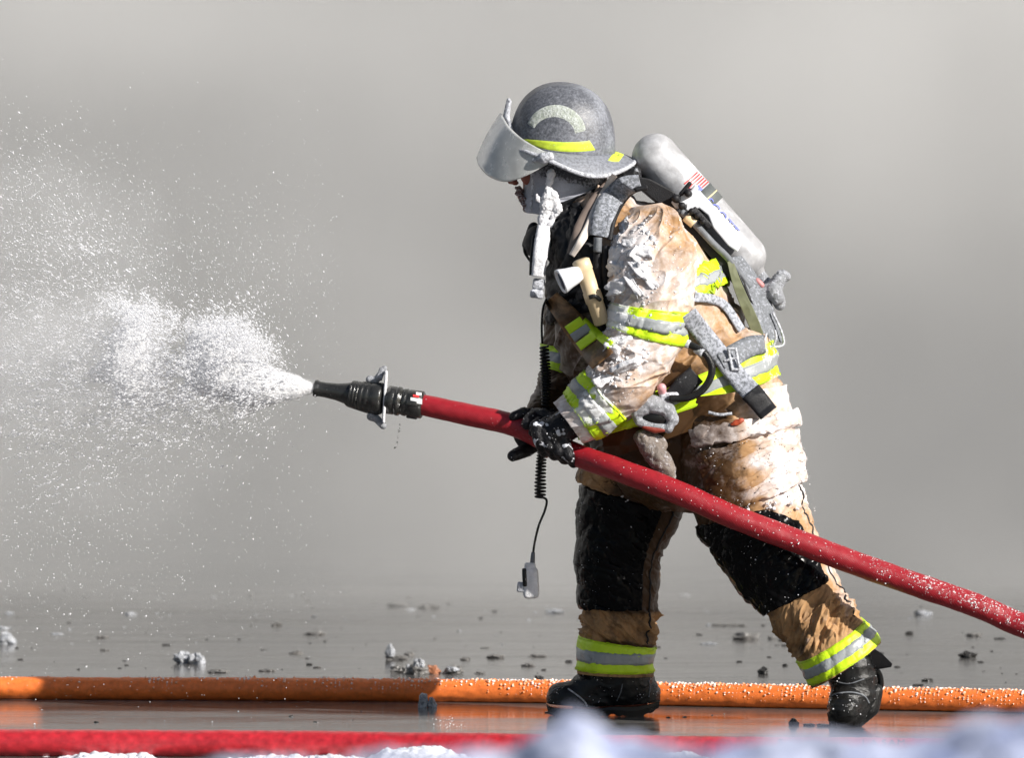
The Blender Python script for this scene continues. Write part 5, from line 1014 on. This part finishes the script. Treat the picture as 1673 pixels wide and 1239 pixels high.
# ------------------------------------------------------------------ water thrown from the nozzle
def spray():
    rg = np.random.default_rng(61); L = []
    def add(x, y, dep, r, st): L.append(np.stack([x, y, dep, r, st], -1))
    def jet(n, x0, x1, a_up, a_dn, pw, r0, r1, drop=0.0):
        t = rg.random(n)**pw; dx = x0+(x1-x0)*t; a = -a_dn+(a_up+a_dn)*rg.beta(1.6, 1.6, n); x = 514-dx; y = 634-dx*np.tan(a)-0*dx+drop*dx*dx; dep = rg.normal(size=n)*dx*.25/600
        add(x, y, dep, r0*np.exp(rg.normal(size=n)*.45), np.full(n, r1))
    jet(8000, 0, 130, R(27), R(22), .8, .0015, 2.6, .0001)                    # solid core
    jet(6000, 90, 330, R(20), R(11), 1.0, .0012, 3.4, .0001)
    def blob(n, cx, cy, sx, sy, rot, r0, st=2.2):
        u, v = rg.normal(size=n)*sx, rg.normal(size=n)*sy; a = R(rot); x = cx+u*math.cos(a)+v*math.sin(a); y = cy-u*math.sin(a)+v*math.cos(a)
        add(x, y, rg.normal(size=n)*.13, r0*np.exp(rg.normal(size=n)*.45), np.full(n, st))
    blob(5500, 352, 588, 50, 34, 62, .0012, 3); blob(2500, 345, 542, 30, 16, 10, .0011); blob(3500, 410, 560, 30, 14, -35, .0011)
    blob(5000, 212, 583, 28, 52, 4, .0012, 3); blob(3200, 235, 515, 34, 14, -20, .0012); blob(1600, 285, 560, 55, 26, -30, .0010, 3); blob(1800, 300, 655, 80, 24, -12, .0010, 3)
    blob(9000, 70, 600, 110, 62, 0, .0009, 3.2); blob(5600, 60, 440, 110, 90, -25, .0009); blob(4200, 40, 370, 110, 80, -30, .0010); blob(3000, 130, 690, 130, 40, -10, .0011, 2.6)
    blob(3000, 200, 420, 130, 90, 0, .0008, 1.6); blob(2600, 80, 820, 110, 110, 0, .0010, 1.4); blob(2000, 330, 480, 110, 70, 0, .0009, 1.5); blob(1500, 200, 950, 200, 110, 0, .0010, 1.2); blob(700, 480, 420, 120, 140, 0, .0009, 1.2); blob(420, 500, 760, 170, 170, 0, .0009, 1.2)
    n = 3600; a = R(-38)+R(80)*rg.random(n)**.9; d = 40+480*rg.random(n)**.8; add(514-d*np.cos(a), 634-d*np.sin(a)*.9, rg.normal(size=n)*.2, .0010*np.exp(rg.normal(size=n)*.5), np.full(n, 1.8))
    # clumpy strings of drops
    for _ in range(520):
        a = rg.uniform(R(-24), R(34)); d = rg.uniform(90, 500); x0, y0 = 514-d*math.cos(a), 634-d*math.sin(a); n = rg.integers(8, 26); u = rg.random(n)*rg.uniform(10, 34); an = a+rg.normal()*.2
        add(x0-u*math.cos(an)+rg.normal(size=n)*1.2, y0-u*math.sin(an)+rg.normal(size=n)*1.2, np.full(n, rg.normal()*.15)+rg.normal(size=n)*.01, .0011*np.exp(rg.normal(size=n)*.4), np.full(n, 2.4))
    A = np.vstack(L); A = A[(A[:, 0] > -60)&(A[:, 1] < 1190)&(A[:, 0] < 560)]
    # break the mass into clumps
    k = fbm(np.stack([A[:, 0]/34, A[:, 1]/26, A[:, 2]*4], -1), 3)+.42+(A[:, 0] > 400)*.35 > rg.random(len(A))*.62; A = A[k]
    dep = -.15+np.clip(A[:, 2], -.45, .45); n = len(A); dy = np.stack([(A[:, 0]-836.5)/FPX, -(A[:, 1]-619.5)/FPX], -1)
    D = np.stack([dy[:, 0], cT+dy[:, 1]*sT, -sT+dy[:, 1]*cT], -1); C = CAMP+D*((dep+20)/D[:, 1])[:, None]; C[:, 2] = np.maximum(C[:, 2], .003)
    noz = P(514, 634, -.15); dr = C-noz; dr /= np.linalg.norm(dr, axis=1)[:, None]; dr = dr+rg.normal(size=dr.shape)*.18; dr /= np.linalg.norm(dr, axis=1)[:, None]
    s1 = np.cross(dr, [0, 1.0, 0]); s1 /= np.linalg.norm(s1, axis=1)[:, None]; s2 = np.cross(dr, s1); r = np.clip(A[:, 3]*.92, .0005, .0034); st = A[:, 4]
    o = np.stack([dr*(r*st)[:, None], -dr*(r*st)[:, None], s1*r[:, None], -s1*r[:, None], s2*r[:, None], -s2*r[:, None]], 1)
    V = (C[:, None]+o).reshape(-1, 3); f = np.array([[0, 2, 4], [0, 4, 3], [0, 3, 5], [0, 5, 2], [1, 4, 2], [1, 3, 4], [1, 5, 3], [1, 2, 5]])
    print('drops', n); return mesh_np('water_spray', V, (f[None]+(np.arange(n)*6)[:, None, None]).reshape(-1, 3), True)
s = NT('spray_water'); tr = s.n('ShaderNodeBsdfTranslucent'); tr.inputs[0].default_value = (.95, .96, 1, 1); mx = s.n('ShaderNodeMixShader'); mx.inputs[0].default_value = .5
s.set(Base_Color=(.97, .975, .99), Roughness=.55, IOR=1.33, Specular_IOR_Level=.3); s.l(s.b.outputs[0], mx.inputs[1]); s.l(tr.outputs[0], mx.inputs[2]); tp_ = s.n('ShaderNodeBsdfTransparent'); m2 = s.n('ShaderNodeMixShader'); m2.inputs[0].default_value = .35; s.l(mx.outputs[0], m2.inputs[1]); s.l(tp_.outputs[0], m2.inputs[2]); s.l(m2.outputs[0], s.out.inputs[0])
sp = obj('water_spray', spray(), s.m); tag(sp, 'white burst of water drops leaving the nozzle towards the left', 'water spray', kind='stuff')
MW = (.97, .975, .99)
for i, (px, py, rx, rz, dn) in enumerate([(470, 632, 46, 15, 22), (425, 628, 58, 25, 9), (355, 598, 58, 46, 3.0), (212, 582, 34, 66, 2.6), (100, 590, 190, 110, 1.2), (60, 440, 230, 190, .3), (120, 720, 260, 150, .2)]):
    tag(billow('water_mist', P(px, py, -.15), (M(rx), M(min(rx, rz))*1.1, M(rz)), MW, dn, .5, 1.4, 4, i+20), 'fine white mist carried inside the water burst', 'mist', kind='stuff')

# the unbroken white water inside the burst
def core(name, parts, seed):
    bm = bmesh.new(); rg = np.random.default_rng(seed)
    for pts, rr in parts: chain(bm, [Q(x, y, -.15+d) for x, y, d in pts], rr, 16)
    me = remesh(bm, .0045, 4); V = verts(me).astype(float); N = vnorm(me).astype(float)
    d = .022*fbm(V*[13, 22, 22]+seed, 4)+.012*np.abs(fbm(V*[34, 60, 60]+seed*2, 3))+.004*noise(V*[120, 220, 220])
    k = sstep(0, .25, -(V[:, 0]-P(514, 634, -.15)[0])); V = V+N*(d*(.12+.88*k))[:, None]; me.vertices.foreach_set('co', V.astype(np.float32).ravel()); me.update()
    s = NT('white_water'); n_ = s.noise(26, 6, .7, (.6, 1, 1)); n2 = s.noise(240, 4, .7, (.45, 1, 1)); lw = s.n('ShaderNodeLayerWeight'); lw.inputs[0].default_value = .35
    tr = s.n('ShaderNodeBsdfTranslucent'); tr.inputs[0].default_value = (.95, .96, 1, 1); mx = s.n('ShaderNodeMixShader'); mx.inputs[0].default_value = .35
    s.set(Base_Color=(.97, .975, .99), Roughness=.5, Specular_IOR_Level=.3, Normal=s.bump(n2, .8, .01)); s.l(s.b.outputs[0], mx.inputs[1]); s.l(tr.outputs[0], mx.inputs[2])
    f = s.math('ADD', s.math('MULTIPLY', s.math('ADD', n_, n2), .5), s.math('MULTIPLY', lw.outputs['Facing'], .42)); al = s.mapr(f, .52, .80, 0, 1, True)
    tp_ = s.n('ShaderNodeBsdfTransparent'); m2 = s.n('ShaderNodeMixShader'); s.l(al, m2.inputs[0]); s.l(mx.outputs[0], m2.inputs[1]); s.l(tp_.outputs[0], m2.inputs[2]); s.l(m2.outputs[0], s.out.inputs[0])
    tag(obj(name, me, s.m), 'unbroken white water just left of the nozzle tip', 'water', kind='stuff')
core('white_water', [([(513, 634, 0), (480, 633, 0), (440, 630, 0), (400, 622, 0)], [.014, .038, .056, .064]),
                     ([(400, 622, 0), (365, 604, 0), (342, 575, .02), (335, 550, .02)], [.062, .078, .068, .036]), ([(395, 612, 0), (330, 618, .03)], [.050, .044]),
                     ([(222, 520, .02), (210, 560, 0), (206, 600, 0), (218, 632, 0)], [.034, .054, .060, .040]), ([(206, 600, 0), (160, 612, .03)], [.044, .024])], 3)

rg = np.random.default_rng(77); dp = [P(655-8*t+rg.normal()*.8, 690+42*t, -.17) for t in rg.random(16)]+[P(645, 732, -.17)]
tag(obj('water_drips', lump_mesh('water_drips', dp, np.r_[.0008+.001*rg.random(16), .0026], 78, jit=.05), bpy.data.materials['wet_gunmetal']), 'few drops falling from under the nozzle coupling', 'water drops', kind='stuff')
sp_ = [gpt(735+14*rg.normal(), 1190+2*rg.normal())+np.array([0, 0, .004+.03*rg.random()**3]) for _ in range(60)]
tag(obj('puddle_splash', lump_mesh('puddle_splash', sp_, .0006+.0018*rg.random(60)**2, 79, jit=.1), MAT['ice']), 'tiny splash of drops between the orange and red ground hoses', 'water drops', kind='stuff')
